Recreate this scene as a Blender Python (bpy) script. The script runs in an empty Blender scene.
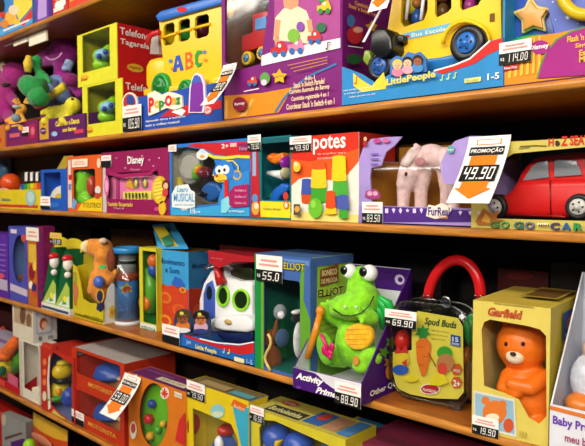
import bpy, bmesh, math, random
from mathutils import Vector as V, Matrix, geometry
random.seed(5)
SC=bpy.context.scene; COL=SC.collection
# ---------------------------------------------------------------- camera model (585 x 446 frame)
F=620; CAM=V((0,-1.16,1.5)); _a=math.radians(47.1); _p=math.atan(30/620)
_fh=V((-math.cos(_a),math.sin(_a),0)); RT=V((_fh.y,-_fh.x,0))
FW=V((_fh.x*math.cos(_p),_fh.y*math.cos(_p),-math.sin(_p))); UP=V((_fh.x*math.sin(_p),_fh.y*math.sin(_p),math.cos(_p)))
def ray(u,v): return RT*(u-292.5)+UP*(223-v)+FW*F
def proj(P):
    d=P-CAM; z=d.dot(FW); return 292.5+F*d.dot(RT)/z, 223-F*d.dot(UP)/z
def PY(u,v,y=0):
    d=ray(u,v); return CAM+d*((y-CAM.y)/d.y)
def PZ(u,v,z):
    d=ray(u,v); return CAM+d*((z-CAM.z)/d.z)
def sol(f,lo,hi):
    for _ in range(46):
        m=(lo+hi)/2
        if f(m)>0: hi=m
        else: lo=m
    return lo
SLOPE=dict(A=-.416,B=-.1213,C=.0413,D=.278,E=.52)
SZ={k:PY(292.5,193+s*667.5).z for k,s in SLOPE.items()}; SZ['F']=SZ['E']-.42
# ---------------------------------------------------------------- materials
_M={}
def lin(h):
    h=h.lstrip('#'); c=[int(h[i:i+2],16)/255 for i in (0,2,4)]
    return [x/12.92 if x<=.04045 else ((x+.055)/1.055)**2.4 for x in c]+[1]
def M(h,r=.42,kind='card',alpha=None):
    key=(h,r,kind)
    if key in _M: return _M[key]
    m=bpy.data.materials.new(f'{kind}_{h}'); m.use_nodes=True; nt=m.node_tree; N=nt.nodes; L=nt.links
    b=N['Principled BSDF']; b.inputs['Roughness'].default_value=r+(.15 if kind=='card' else 0); b.inputs['Specular IOR Level'].default_value=.28 if kind=='card' else .45
    tc=N.new('ShaderNodeTexCoord'); no=N.new('ShaderNodeTexNoise')
    no.inputs['Scale'].default_value={'card':22,'plastic':14,'fabric':60,'wood':9,'wall':6}[kind]; no.inputs['Detail'].default_value=3
    mp=tc.outputs['Object']
    if kind=='wood':
        ma=N.new('ShaderNodeMapping'); ma.inputs['Scale'].default_value=(1.2,14,14); L.new(mp,ma.inputs[0]); mp=ma.outputs[0]
    L.new(mp,no.inputs['Vector'])
    mr=N.new('ShaderNodeMapRange'); lo,hi={'card':(.93,1.05),'plastic':(.97,1.03),'fabric':(.78,1.15),'wood':(.62,1.25),'wall':(.8,1.15)}[kind]
    mr.inputs[1].default_value=.3; mr.inputs[2].default_value=.7; mr.inputs[3].default_value=lo; mr.inputs[4].default_value=hi
    L.new(no.outputs[0],mr.inputs[0])
    hs=N.new('ShaderNodeHueSaturation'); hs.inputs['Color'].default_value=lin(h); L.new(mr.outputs[0],hs.inputs['Value'])
    L.new(hs.outputs[0],b.inputs['Base Color'])
    if kind=='fabric':
        b.inputs['Roughness'].default_value=.9; b.inputs['Sheen Weight'].default_value=.15
        n2=N.new('ShaderNodeTexNoise'); n2.inputs['Scale'].default_value=260; L.new(tc.outputs['Object'],n2.inputs['Vector'])
        bp=N.new('ShaderNodeBump'); bp.inputs['Strength'].default_value=.3; bp.inputs['Distance'].default_value=.002
        L.new(n2.outputs[0],bp.inputs['Height']); L.new(bp.outputs[0],b.inputs['Normal'])
    _M[key]=m; return m
def PL(h,r=.28): return M(h,r,'plastic')
def FB(h): return M(h,.9,'fabric')
def film(tint='ffffff',name='clear_film',g=.012):
    key=(tint,name)
    if key in _M: return _M[key]
    m=bpy.data.materials.new(name); m.use_nodes=True; nt=m.node_tree; N=nt.nodes; L=nt.links
    N.remove(N['Principled BSDF']); o=N['Material Output']
    t=N.new('ShaderNodeBsdfTransparent'); t.inputs[0].default_value=lin(tint)
    gl=N.new('ShaderNodeBsdfGlossy'); gl.inputs['Roughness'].default_value=.12
    no=N.new('ShaderNodeTexNoise'); no.inputs['Scale'].default_value=9; tc=N.new('ShaderNodeTexCoord'); L.new(tc.outputs['Object'],no.inputs['Vector'])
    bp=N.new('ShaderNodeBump'); bp.inputs['Strength'].default_value=.15; bp.inputs['Distance'].default_value=.01
    L.new(no.outputs[0],bp.inputs['Height']); L.new(bp.outputs[0],gl.inputs['Normal'])
    lw=N.new('ShaderNodeLayerWeight'); lw.inputs['Blend'].default_value=.25
    mr=N.new('ShaderNodeMapRange'); mr.inputs[3].default_value=g; mr.inputs[4].default_value=g+.09; L.new(lw.outputs['Fresnel'],mr.inputs[0])
    mx=N.new('ShaderNodeMixShader'); L.new(mr.outputs[0],mx.inputs[0]); L.new(t.outputs[0],mx.inputs[1]); L.new(gl.outputs[0],mx.inputs[2])
    L.new(mx.outputs[0],o.inputs[0]); _M[key]=m; return m
FILM=film()
# ---------------------------------------------------------------- text outlines
_T={}
def textmesh(s,bold=.02):
    key=(s,bold)
    if key not in _T:
        cu=bpy.data.curves.new('t','FONT'); cu.body=s; cu.offset=bold; cu.resolution_u=2; cu.fill_mode='FRONT'
        ob=bpy.data.objects.new('t',cu); COL.objects.link(ob)
        dg=bpy.context.evaluated_depsgraph_get(); me=ob.evaluated_get(dg).to_mesh()
        vs=[(q.co.x,q.co.y) for q in me.vertices]; fs=[tuple(p.vertices) for p in me.polygons]
        ob.evaluated_get(dg).to_mesh_clear(); bpy.data.objects.remove(ob); bpy.data.curves.remove(cu)
        x0=min(a for a,_ in vs);x1=max(a for a,_ in vs);y0=min(b for _,b in vs);y1=max(b for _,b in vs)
        _T[key]=([((a-x0)/(x1-x0),(b-y0)/max(y1-y0,1e-6)) for a,b in vs],fs)
    return _T[key]
# ---------------------------------------------------------------- frames
class Frame:
    def __init__(s,loc,rot): s.loc=V(loc); s.rot=rot; s.R=Matrix.Rotation(rot,3,'Z'); s.Ri=Matrix.Rotation(-rot,3,'Z'); s.root=None
    def world(s,p): return s.loc+s.R@V(p)
    def lray(s,u,v): return s.Ri@(CAM-s.loc), s.Ri@ray(u,v)
    def L(s,u,v,y):                      # point of the plane at local depth y
        o,d=s.lray(u,v); return o+d*((y-o.y)/d.y)
    def m(s,u,v,y): return (s.world(s.L(u,v,y))-CAM).dot(FW)/F     # metres per pixel there
    def sub(s,name,label,cat,off,group=None,rot=0):
        f=Frame(s.world(off),s.rot+math.radians(rot)); f.root=empty(name,f.loc,f.rot); tagp(f.root,label,cat,group); return f
def empty(name,loc,rot):
    o=bpy.data.objects.new(name,None); o.empty_display_size=.05; COL.objects.link(o); o.location=loc; o.rotation_euler=(0,0,rot); return o
def tagp(o,label=None,cat=None,group=None,kind=None):
    for k,x in (('label',label),('category',cat),('group',group),('kind',kind)):
        if x: o[k]=x
class Face:
    def __init__(s,fr,o,ax,bx,n): s.fr=fr; s.o=V(o); s.ax=V(ax); s.bx=V(bx); s.n=V(n)
    def pt(s,a,b,k=0): return s.o+s.ax*a+s.bx*b+s.n*k
    def st(s,u,v):
        o,d=s.fr.lray(u,v); p=o+d*((s.o-o).dot(s.n)/d.dot(s.n))-s.o
        return p.dot(s.ax)/s.ax.length_squared, p.dot(s.bx)/s.bx.length_squared
UPZ=dict(B='A',C='B',D='C',E='D',F='E')
class Prod(Frame):                       # a package: front face at local y=0, base at z=0, left edge at x=0
    def __init__(s,name,label,cat,ul,ur,vt,sh,y0=.02,rot=0,D=.13,ud=None,group=None,H=None,vb=None,vbr=None):
        Z=SZ[sh] if isinstance(sh,str) else sh
        if vb is not None:
            P0=PZ(ul,vb,Z); X,y0=P0.x,P0.y
            if vbr is not None: P1=PZ(ur,vbr,Z); rot=math.degrees(math.atan2(P1.y-P0.y,P1.x-P0.x))
        else: X=sol(lambda x:proj(V((x,y0,Z)))[0]-ul,-4.6,.8)
        r=math.radians(rot); c,q=math.cos(r),math.sin(r)
        s.W=sol(lambda w:proj(V((X+w*c,y0+w*q,Z)))[0]-ur,0,1.6)
        s.H=H if H else sol(lambda h:vt-proj(V((X,y0,Z+h)))[1],0,1.2)
        if sh in UPZ: s.H=min(s.H,SZ[UPZ[sh]]-.019-.003-Z)
        s.D=D
        if ud: s.D=sol(lambda d:proj(V((X+s.W*c-d*q,y0+s.W*q+d*c,Z)))[0]-ud,0,.6)
        Frame.__init__(s,(X,y0,Z),r); s.root=empty(name,s.loc,r); tagp(s.root,label,cat,group); s.faces()
    def faces(s):
        W,H,D=s.W,s.H,s.D
        s.F=Face(s,(0,0,0),(W,0,0),(0,0,H),(0,-1,0)); s.S=Face(s,(W,0,0),(0,D,0),(0,0,H),(1,0,0)); s.T=Face(s,(0,0,H),(W,0,0),(0,D,0),(0,0,1)); s.F.card=s.S.card=1
    def plane(s,y): return Face(s,(0,y,0),(s.W,0,0),(0,0,s.H),(0,-1,0))
def loop_rr(a0,b0,a1,b1,ra,rb,n=5):
    o=[]
    for cx,cy,t0 in ((a1-ra,b1-rb,0),(a0+ra,b1-rb,90),(a0+ra,b0+rb,180),(a1-ra,b0+rb,270)):
        for i in range(n+1):
            t=math.radians(t0+90*i/n); o.append((cx+ra*math.cos(t),cy+rb*math.sin(t)))
    return o
def star(c,r,ri=.5,n=5,a0=90):
    return [(c[0]+(r if i%2==0 else r*ri)*math.cos(math.radians(a0+180*i/n)),c[1]-(r if i%2==0 else r*ri)*math.sin(math.radians(a0+180*i/n))) for i in range(2*n)]
def oval(u,v,ru,rv,n=20): return [(u+ru*math.cos(6.2832*i/n),v-rv*math.sin(6.2832*i/n)) for i in range(n)]
# ---------------------------------------------------------------- mesh builder: one object, many print colours
SEG={'0':'abcdef','1':'bc','2':'abged','3':'abgcd','4':'fgbc','5':'afgcd','6':'afgedc','7':'abc','8':'abcdefg','9':'abcdfg'}
class MB:
    def __init__(s): s.v=[]; s.f=[]; s.mi=[]; s.sm=[]; s.mats=[]; s.k=.0006
    def mat(s,m):
        if m not in s.mats: s.mats.append(m)
        return s.mats.index(m)
    def raw(s,vs,fs,m,smooth=False):
        b=len(s.v); i=s.mat(m); s.v+=[V(q) for q in vs]
        for f in fs: s.f.append(tuple(b+j for j in f)); s.mi.append(i); s.sm.append(smooth)
    def bm(s,bm,m,smooth=False,mx=None):
        bm.verts.index_update(); s.raw([(mx@q.co if mx else q.co) for q in bm.verts],[[q.index for q in f.verts] for f in bm.faces],m,smooth); bm.free()
    def box(s,p0,p1,m,bev=0):
        p0,p1=V(p0),V(p1); bm=bmesh.new(); bmesh.ops.create_cube(bm,size=1)
        for q in bm.verts: q.co=V(((p0[i]+p1[i])/2+q.co[i]*abs(p1[i]-p0[i]) for i in range(3)))
        if bev: bmesh.ops.bevel(bm,geom=bm.edges[:],offset=bev,segments=3,affect='EDGES',profile=.5)
        s.bm(bm,m,bool(bev))
    def prism(s,pts,vec,m,bev=0,holes=()):
        vec=V(vec); pts=[V(q) for q in pts]
        if holes:
            lp=[pts]+[[V(q) for q in h] for h in holes]; tr=geometry.tessellate_polygon(lp); fl=[q for l in lp for q in l]; n=len(fl)
            s.raw(fl,tr,m); s.raw([q+vec for q in fl],[t[::-1] for t in tr],m)
            for l in lp:
                k=len(l); s.raw(l+[q+vec for q in l],[(i,(i+1)%k,k+(i+1)%k,k+i) for i in range(k)],m)
            return
        bm=bmesh.new(); a=[bm.verts.new(q) for q in pts]; b=[bm.verts.new(q+vec) for q in pts]; n=len(a)
        bm.faces.new(a); bm.faces.new(b[::-1])
        for i in range(n): bm.faces.new((a[i],a[(i+1)%n],b[(i+1)%n],b[i]))
        if bev:
            bmesh.ops.recalc_face_normals(bm,faces=bm.faces[:]); bmesh.ops.bevel(bm,geom=[e for e in bm.edges if e.calc_face_angle(0)>.6],offset=bev,segments=3,affect='EDGES',profile=.5,clamp_overlap=True)
        s.bm(bm,m,bool(bev))
    def ell(s,c,r,m,rot=None,n=20):
        bm=bmesh.new(); bmesh.ops.create_uvsphere(bm,u_segments=n,v_segments=max(8,n//2),radius=1)
        r=(r,r,r) if isinstance(r,(int,float)) else r
        mx=Matrix.Translation(V(c))@(rot.to_4x4() if rot else Matrix())@Matrix.Diagonal((*r,1)); s.bm(bm,m,True,mx)
    def lathe(s,pr,c,m,axis='Z',n=28):
        vs=[];fs=[];c=V(c)
        for r,h in pr:
            for i in range(n):
                t=6.28318*i/n; x,y=r*math.cos(t),r*math.sin(t)
                vs.append(c+(V((x,y,h)) if axis=='Z' else V((x,-h,y)) if axis=='Y' else V((h,x,y))))
        for j in range(len(pr)-1):
            for i in range(n): fs.append((j*n+i,j*n+(i+1)%n,(j+1)*n+(i+1)%n,(j+1)*n+i))
        fs+= [tuple(range(n))[::-1],tuple(range((len(pr)-1)*n,len(pr)*n))]
        s.raw(vs,fs,m,True)
    def tube(s,pts,r,m,closed=False,n=10):
        pts=[V(q) for q in pts]; k=len(pts); vs=[];fs=[]; up=None
        for i,q in enumerate(pts):
            a=pts[(i-1)%k] if closed or i>0 else q; b=pts[(i+1)%k] if closed or i<k-1 else q
            t=(b-a).normalized()
            if up is None: up=t.orthogonal().normalized()
            up=(up-t*up.dot(t)).normalized(); w=t.cross(up); rr=r[i] if isinstance(r,(list,tuple)) else r
            vs+=[q+(up*math.cos(6.2832*j/n)+w*math.sin(6.2832*j/n))*rr for j in range(n)]
        for i in range(k if closed else k-1):
            i2=(i+1)%k; fs+=[(i*n+j,i*n+(j+1)%n,i2*n+(j+1)%n,i2*n+j) for j in range(n)]
        if not closed: fs+=[tuple(range(n))[::-1],tuple(range((k-1)*n,k*n))]
        s.raw(vs,fs,m,True)
    # prints on a face; px = photo pixels, st = face fractions
    def cl(s,fc,a,b):                      # keep prints on the board they are printed on
        return (min(.9995,max(.0005,a)),max(.002,b)) if getattr(fc,'card',0) else (a,b)
    def pst(s,fc,st,m):
        st=[s.cl(fc,*q) for q in st]
        s.k+=.00025; s.raw([fc.pt(a,b,s.k) for a,b in st],[tuple(range(len(st)))],m)
    def P(s,fc,px,m): s.pst(fc,[fc.st(*q) for q in px],m)
    def Rst(s,fc,a0,b0,a1,b1,m): s.pst(fc,[(a0,b0),(a1,b0),(a1,b1),(a0,b1)],m)
    def bx(s,fc,u0,v0,u1,v1):              # both v are read at the left edge u0
        a0,b0=fc.st(u0,v0); return a0,b0,fc.st(u1,v0)[0],fc.st(u0,v1)[1]
    def R(s,fc,u0,v0,u1,v1,m): s.Rst(fc,*s.bx(fc,u0,v0,u1,v1),m)
    def O(s,fc,u,v,ru,rv,m): s.P(fc,oval(u,v,ru,rv),m)
    def X(s,fc,txt,u0,v0,u1,v1,m,bold=.02,sk=0): s.Xst(fc,txt,*s.bx(fc,u0,v0,u1,v1),m,bold,sk)
    def Xst(s,fc,txt,a0,b0,a1,b1,m,bold=.02,sk=0,rise=0):
        vs,fs=textmesh(txt,bold); s.k+=.00025
        s.raw([fc.pt(*s.cl(fc,a0+(a1-a0)*(x+sk*y),b0+(b1-b0)*y+rise*x),s.k) for x,y in vs],fs,m)
    def ln(s,fc,px,w,m):                   # a printed stroke, w in pixels
        for (x0,y0),(x1,y1) in zip(px,px[1:]):
            dx,dy=x1-x0,y1-y0; l=math.hypot(dx,dy) or 1; ox,oy=-dy/l*w/2,dx/l*w/2
            s.P(fc,[(x0+ox,y0+oy),(x1+ox,y1+oy),(x1-ox,y1-oy),(x0-ox,y0-oy)],m); s.k-=.00025
        s.k+=.00025
    def seg(s,fc,txt,a0,b0,a1,b1,m):
        n=sum(1 if c!='.' else .35 for c in txt); w=(a1-a0)/n; x=a0; s.k+=.00025; h=b1-b0
        sk=lambda x,y:(x+.15*w*(y-b0)/h,y)
        for c in txt:
            if c=='.':
                s.raw([fc.pt(*sk(x+q*w,b0+r*h),s.k) for q,r in ((0,0),(.22,0),(.22,.12),(0,.12))],[(0,1,2,3)],m); x+=.35*w; continue
            L,Rr,t=x+.05*w,x+.75*w,.15*w; th=.13*h
            rc=dict(a=(L,b1-th,Rr,b1),d=(L,b0,Rr,b0+th),g=(L,b0+.5*h-th/2,Rr,b0+.5*h+th/2),f=(L,b0+.5*h,L+t,b1),e=(L,b0,L+t,b0+.5*h),b=(Rr-t,b0+.5*h,Rr,b1),c=(Rr-t,b0,Rr,b0+.5*h))
            for q in SEG.get(c,''):
                A,B,C2,D2=rc[q]; s.raw([fc.pt(*sk(*z),s.k) for z in ((A,B),(C2,B),(C2,D2),(A,D2))],[(0,1,2,3)],m)
            x+=w
    def plate(s,fc,px,th,m,bev=0,st=False):  # cut-out card or panel standing on the face plane, th outwards
        q=px if st else [fc.st(*z) for z in px]
        s.prism([fc.pt(a,max(b,.001) if getattr(fc,'card',0) else b,0) for a,b in q],fc.n*th,m,bev)
    def build(s,name,parent=None,fr=None,org=None):
        me=bpy.data.meshes.new(name); o=V(org) if org is not None else V((0,0,0))
        me.from_pydata([q-o for q in s.v],[],s.f)
        for m in s.mats: me.materials.append(m)
        me.polygons.foreach_set('material_index',s.mi); me.polygons.foreach_set('use_smooth',s.sm)
        me.update(); ob=bpy.data.objects.new(name,me); COL.objects.link(ob)
        if parent: ob.parent=parent
        if org is not None and fr is not None: ob.location=fr.world(org); ob.rotation_euler=(0,0,fr.rot)
        elif org is not None: ob.location=o
        return ob
def blob(name,parent,shapes,m,vox=.004,sm=6):
    """one continuous soft body from ellipsoids ('e',c,r[,rot]) and tapered limbs ('c',points,radii)"""
    b=MB()
    for sh in shapes:
        if sh[0]=='e': b.ell(sh[1],sh[2],m,sh[3] if len(sh)>3 else None,16)
        else:
            pts=[V(q) for q in sh[1]]; rs=sh[2]
            for i in range(len(pts)-1):
                n=max(2,int((pts[i+1]-pts[i]).length/(min(rs[i],rs[i+1])*.45)))
                for j in range(n+1):
                    t=j/n; b.ell(pts[i].lerp(pts[i+1],t),rs[i]+(rs[i+1]-rs[i])*t,m,None,12)
    ob=b.build(name); md=ob.modifiers.new('r','REMESH'); md.mode='VOXEL'; md.voxel_size=vox
    m2=ob.modifiers.new('s','SMOOTH'); m2.iterations=sm; m2.factor=.5
    dg=bpy.context.evaluated_depsgraph_get(); me=bpy.data.meshes.new_from_object(ob.evaluated_get(dg))
    ob.modifiers.clear(); old=ob.data; ob.data=me; bpy.data.meshes.remove(old); me.materials.clear(); me.materials.append(m)
    for q in me.vertices: q.co.z=max(q.co.z,.0012)
    me.polygons.foreach_set('material_index',[0]*len(me.polygons)); me.polygons.foreach_set('use_smooth',[True]*len(me.polygons))
    if parent: ob.parent=parent
    return ob
def kids(o): return [c for c in bpy.data.objects if c.parent==o]
def dup(root,loc,label):
    r=root.copy(); COL.objects.link(r); r.location=loc; r['label']=label
    for ch in kids(root):
        c=ch.copy(); COL.objects.link(c); c.parent=r
        for g in kids(ch):
            d=g.copy(); COL.objects.link(d); d.parent=c
    return r
# ---------------------------------------------------------------- packages
def HR(fc,u0,v0,u1,v1,rad=.006,W=.2,H=.2):
    a0,b0=fc.st(u0,v0); a1,b1=fc.st(u1,v1); return loop_rr(a0,b0,a1,b1,rad/W,rad/H)
def carton(p,front,side=None,top=None):
    b=MB(); b.box((0,0,0),(p.W,p.D,p.H),front)
    if side: b.Rst(p.S,0,0,1,1,side)
    if top: b.Rst(p.T,0,0,1,1,top)
    b.k=.0008; return b
def winbox(p,outer,inner,holes,side=None,top=None,pane=True,th=.003,opentop=False,floor=None):
    """folding carton with die-cut window(s) in the front; holes in face fractions"""
    b=MB(); W,H,D=p.W,p.H,p.D; side=side or outer; top=top or outer
    b.box((0,th,0),(th,D,H),outer); b.box((W-th,th,0),(W,D,H),side); b.box((th,D-th,0),(W-th,D,H),outer)
    b.box((th,th,0),(W-th,D-th,th),outer)
    if not opentop: b.box((th,th,H-th),(W-th,D-th,H),top)
    e=th+.0006
    for q in ([(e,e,e),(e,D-e,e),(e,D-e,H-e),(e,e,H-e)],[(W-e,e,e),(W-e,D-e,e),(W-e,D-e,H-e),(W-e,e,H-e)],[(e,D-e,e),(W-e,D-e,e),(W-e,D-e,H-e),(e,D-e,H-e)],[(e,e,H-e),(W-e,e,H-e),(W-e,D-e,H-e),(e,D-e,H-e)]):
        b.raw(q,[(0,1,2,3)],inner)
    b.raw([(e,e,e),(W-e,e,e),(W-e,D-e,e),(e,D-e,e)],[(0,1,2,3)],floor or inner)
    f=p.F; b.prism([f.pt(a,c) for a,c in ((0,0),(1,0),(1,1),(0,1))],(0,th,0),outer,holes=[[f.pt(a,c) for a,c in h] for h in holes])
    if pane:
        for h in holes:
            g=MB(); g.prism([f.pt(a,c,-th-.0004) for a,c in h],(0,.0006,0),FILM); g.build('clear_window',p.root)
    return b
def tray(p,col,inner,lip,backh=None,sideslope=True,side=None,back=None,th=.003,lipslope=None):
    """open display tray: floor, back wall, sloped side walls and a low front lip (heights in metres)"""
    b=MB(); W,D=p.W,p.D; bh=backh or p.H; side=side or col
    b.box((0,0,0),(W,D,th),col); b.box((0,0,th),(W,th,lip),col); b.box((0,D-th,th),(W,D,bh),back or col)
    for x in (0,W-th): b.prism([(x,th,th),(x,D-th,th),(x,D-th,bh),(x,th,lip)],(th,0,0),side)
    e=.0006
    b.raw([(th+e,D-th-e,th),(W-th-e,D-th-e,th),(W-th-e,D-th-e,bh),(th+e,D-th-e,bh)],[(0,1,2,3)],inner)
    b.raw([(th,th,th+e),(W-th,th,th+e),(W-th,D-th,th+e),(th,D-th,th+e)],[(0,1,2,3)],inner)
    for x in (th+e,W-th-e): b.raw([(x,th,th),(x,D-th,th),(x,D-th,bh-.001),(x,th,lip-.001)],[(0,1,2,3)],inner)
    b.raw([(th,th+e,th),(W-th,th+e,th),(W-th,th+e,lip),(th,th+e,lip)],[(0,1,2,3)],inner)
    return b
def shell(fr,outer,holes,y,dep,m,inner,th=.008,bev=0):
    """hollow toy body: px outline and window outlines on the plane at depth y"""
    b=MB(); o=[fr.L(u,v,y) for u,v in outer]; hs=[[fr.L(u,v,y) for u,v in h] for h in holes]
    b.prism(o,(0,th,0),m,holes=hs); n=len(o); d=V((0,dep,0)); t=V((0,th,0))
    b.raw([q+t for q in o]+[q+d for q in o],[(i,(i+1)%n,n+(i+1)%n,n+i) for i in range(n)],m)
    b.prism([q+d for q in o],(0,.004,0),m); b.raw([q+d-V((0,.002,0)) for q in o],[tuple(range(n))],inner); return b
def wheel(fr,u,v,y,r,wd,tire,hub,rh=.55,name='wheel',parent=None):
    s=fr.m(u,v,y); c=fr.L(u,v,y); b=MB(); R=r*s
    b.lathe([(R*.9,-wd),(R,-wd*.8),(R,-wd*.2),(R*.93,0),(R*.7,.001),(R*rh,-.001)],c,tire,'Y')
    w=b.build(name,parent)
    h=MB(); h.lathe([(R*rh,-.002),(R*rh,.002),(R*rh*.8,.004),(R*rh*.35,.0045),(R*rh*.3,.009),(.0005,.010)],c,hub,'Y')
    for i in range(5):
        t=6.283*i/5; h.ell(c+V((math.cos(t)*R*rh*.6,-.004,math.sin(t)*R*rh*.6)),(R*rh*.14,.002,R*rh*.14),tire,None,8)
    h.build('hub',w)
WHT=M('f4f0ea'); BLK=M('101010'); PINKT=M('e59a92')
def tag(fc,u0,v0,u1,v1,txt,label,split=.5,off=.0035,white='f4efe8',lower=None,name='price_tag'):
    """shop price sticker: white strip above a black strip with segment digits"""
    a0,b0=fc.st(u0,v0); a1,b1=fc.st(u1,v1)
    f=Face(fc.fr,fc.pt(a0,b0,off),fc.ax*(a1-a0),fc.bx*(b1-b0),fc.n); b=MB(); b.prism([f.pt(0,0),f.pt(1,0),f.pt(1,1),f.pt(0,1)],f.n*.0009,M(white)); b.k=.0011
    if split<1: b.Rst(f,0,0,1,split,BLK)
    if split<1 and txt:
        b.Xst(f,'R$',.05,split*.3,.17,split*.62,WHT,.0); b.seg(f,txt,.24,split*.16,.92,split*.86,WHT)
    b.Rst(f,.12,split+(1-split)*.28,.88,split+(1-split)*.42,PINKT); b.Rst(f,.2,split+(1-split)*.58,.8,split+(1-split)*.72,PINKT)
    o=b.build(name,None,fc.fr,f.pt(0,0)); tagp(o,label,'price tag','price tags'); return o
class Curl:
    def __init__(s,fr,o,w,h,out,lat=0): s.fr=fr; s.o=V(o); s.w=w; s.h=h; s.out=out; s.lat=lat
    def pt(s,a,t,k=0):
        q=1-t; y=-s.out*q**1.4; dy=-s.out*1.4*max(q,.001)**.4; n=V((0,-s.h,-dy)).normalized()
        return s.o+V((a*s.w+s.lat*q,y,-s.h*q))+n*k
def promo(fc,u,v,w,h,out,price,label,lat=0,off=.004):
    """hanging paper price flyer, curling away from the shelf; (u,v) = its top left corner"""
    a,c=fc.st(u,v); o=fc.pt(a,c,off); f=Curl(fc.fr,o,w,h,out,lat); b=MB(); n=16
    def band(a0,a1,t0,t1,m,k=None,fn=None):
        b.k+=.0004; k=b.k if k is None else k; N=max(2,int(n*(t1-t0))+1); vs=[]
        for i in range(N+1):
            t=t0+(t1-t0)*i/N; x0,x1=(fn(t) if fn else (a0,a1)); vs+=[f.pt(x0,t,k),f.pt(x1,t,k)]
        b.raw(vs,[(2*i,2*i+1,2*i+3,2*i+2) for i in range(N)],m)
    band(0,1,0,1,WHT,0); band(0,1,0,1,WHT,.0007)
    b.k=.0012
    band(.22,.82,.86,.95,M('e8905a')); band(.26,.78,.875,.935,WHT)
    band(.1,.92,.7,.83,BLK); b.Xst(f,'PROMOÇÃO',.13,.725,.89,.81,WHT,.02,.02)
    ORG=M('f07a14'); band(.18,.8,.2,.69,ORG); band(0,0,.05,.2,ORG,None,lambda t:(.49-.43*(t-.05)/.15,.49+.43*(t-.05)/.15))
    band(.08,.92,.3,.54,BLK); b.seg(f,price,.13,.33,.88,.51,WHT)
    ob=b.build('promotion_flyer',None,fc.fr,o); tagp(ob,label,'price flyer','promotion flyers'); return ob
# ================================================================ camera, light, room
cd=bpy.data.cameras.new('camera'); cam=bpy.data.objects.new('camera',cd); COL.objects.link(cam); SC.camera=cam
cam.matrix_world=Matrix(((RT.x,UP.x,-FW.x,CAM.x),(RT.y,UP.y,-FW.y,CAM.y),(RT.z,UP.z,-FW.z,CAM.z),(0,0,0,1)))
cd.sensor_width=36; cd.lens=36*F/585; cd.clip_start=.02
cd.dof.use_dof=True; cd.dof.focus_distance=1.35; cd.dof.aperture_fstop=9.0
SC.view_settings.view_transform='Standard'; SC.view_settings.look='None'; SC.view_settings.gamma=1; SC.view_settings.exposure=0.0
w=bpy.data.worlds.new('shop_air'); SC.world=w; w.use_nodes=True
w.node_tree.nodes['Background'].inputs[0].default_value=(.85,.88,1,1); w.node_tree.nodes['Background'].inputs[1].default_value=.07
def area(name,loc,rot,sx,sy,e,col=(1,.94,.84)):
    l=bpy.data.lights.new(name,'AREA'); l.shape='RECTANGLE'; l.size=sx; l.size_y=sy; l.energy=e; l.color=col
    o=bpy.data.objects.new(name,l); COL.objects.link(o); o.location=loc; o.rotation_euler=rot; return o
area('ceiling_lamp_light',(-.6,-1.9,2.92),(math.radians(38),0,0),3.6,.3,74)
area('ceiling_lamp_light',(-3.2,-1.7,2.92),(math.radians(38),0,0),2.0,.3,28)
area('added_front_fill_light',(.7,-3.4,2.9),(math.radians(62),0,math.radians(20)),4.2,.4,150)  # added low-angle fill to brighten box interiors and right sides, no lamp seen there
def struct(o): o['kind']='structure'; return o
b=MB(); b.box((-5.2,-4,-.02),(2.2,1.2,0),M('8b8378',.5,'wall')); struct(b.build('floor'))
b=MB(); b.box((-5.2,-4,2.98),(2.2,1.2,3.0),M('d8d2c6',.8,'wall')); struct(b.build('ceiling'))
b=MB(); b.box((-5.2,.62,0),(2.2,.66,2.98),M('2a1d14',.8,'wall')); struct(b.build('wall_back'))
SHD=.42
sr=empty('shelving_unit',(-1.6,.2,0),0); tagp(sr,'long varnished wooden wall shelving full of boxed toys','shelving')
WD=M('a0581e',.38,'wood'); WE=M('c07c2e',.3,'wood'); inv=V((1.6,-.2,0))
X0,X1=-4.6,.75
for k in 'ABCDEF':
    z=SZ[k]; b=MB(); b.box(V((X0,.004,z-.019))+inv,V((X1,SHD,z-.0005))+inv,WD)
    b.prism([V((X0,0.004,z-.0004))+inv]+[V((X0,.004-.007*math.sin(3.1416*i/8),z-.0097+.0093*math.cos(3.1416*i/8)))+inv for i in range(9)]+[V((X0,.004,z-.019))+inv],(X1-X0,0,0),WE)
    b.build('shelf_board',sr)
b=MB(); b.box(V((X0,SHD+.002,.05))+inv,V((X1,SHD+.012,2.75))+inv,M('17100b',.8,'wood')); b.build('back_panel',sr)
for x in (X0-.03,X1):
    b=MB(); b.box(V((x,0,0))+inv,V((x+.03,SHD+.012,2.75))+inv,WD); b.build('upright',sr)
# cream slatted strip hanging under the top shelf above the purple plush
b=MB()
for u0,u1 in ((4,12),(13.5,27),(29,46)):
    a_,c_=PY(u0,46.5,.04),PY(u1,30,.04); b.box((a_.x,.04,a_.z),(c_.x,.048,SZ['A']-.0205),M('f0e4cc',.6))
o=b.build('back_slat'); tagp(o,'pale slatted strip hanging under the top shelf at far left above the plush toys','slat'); 
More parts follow.
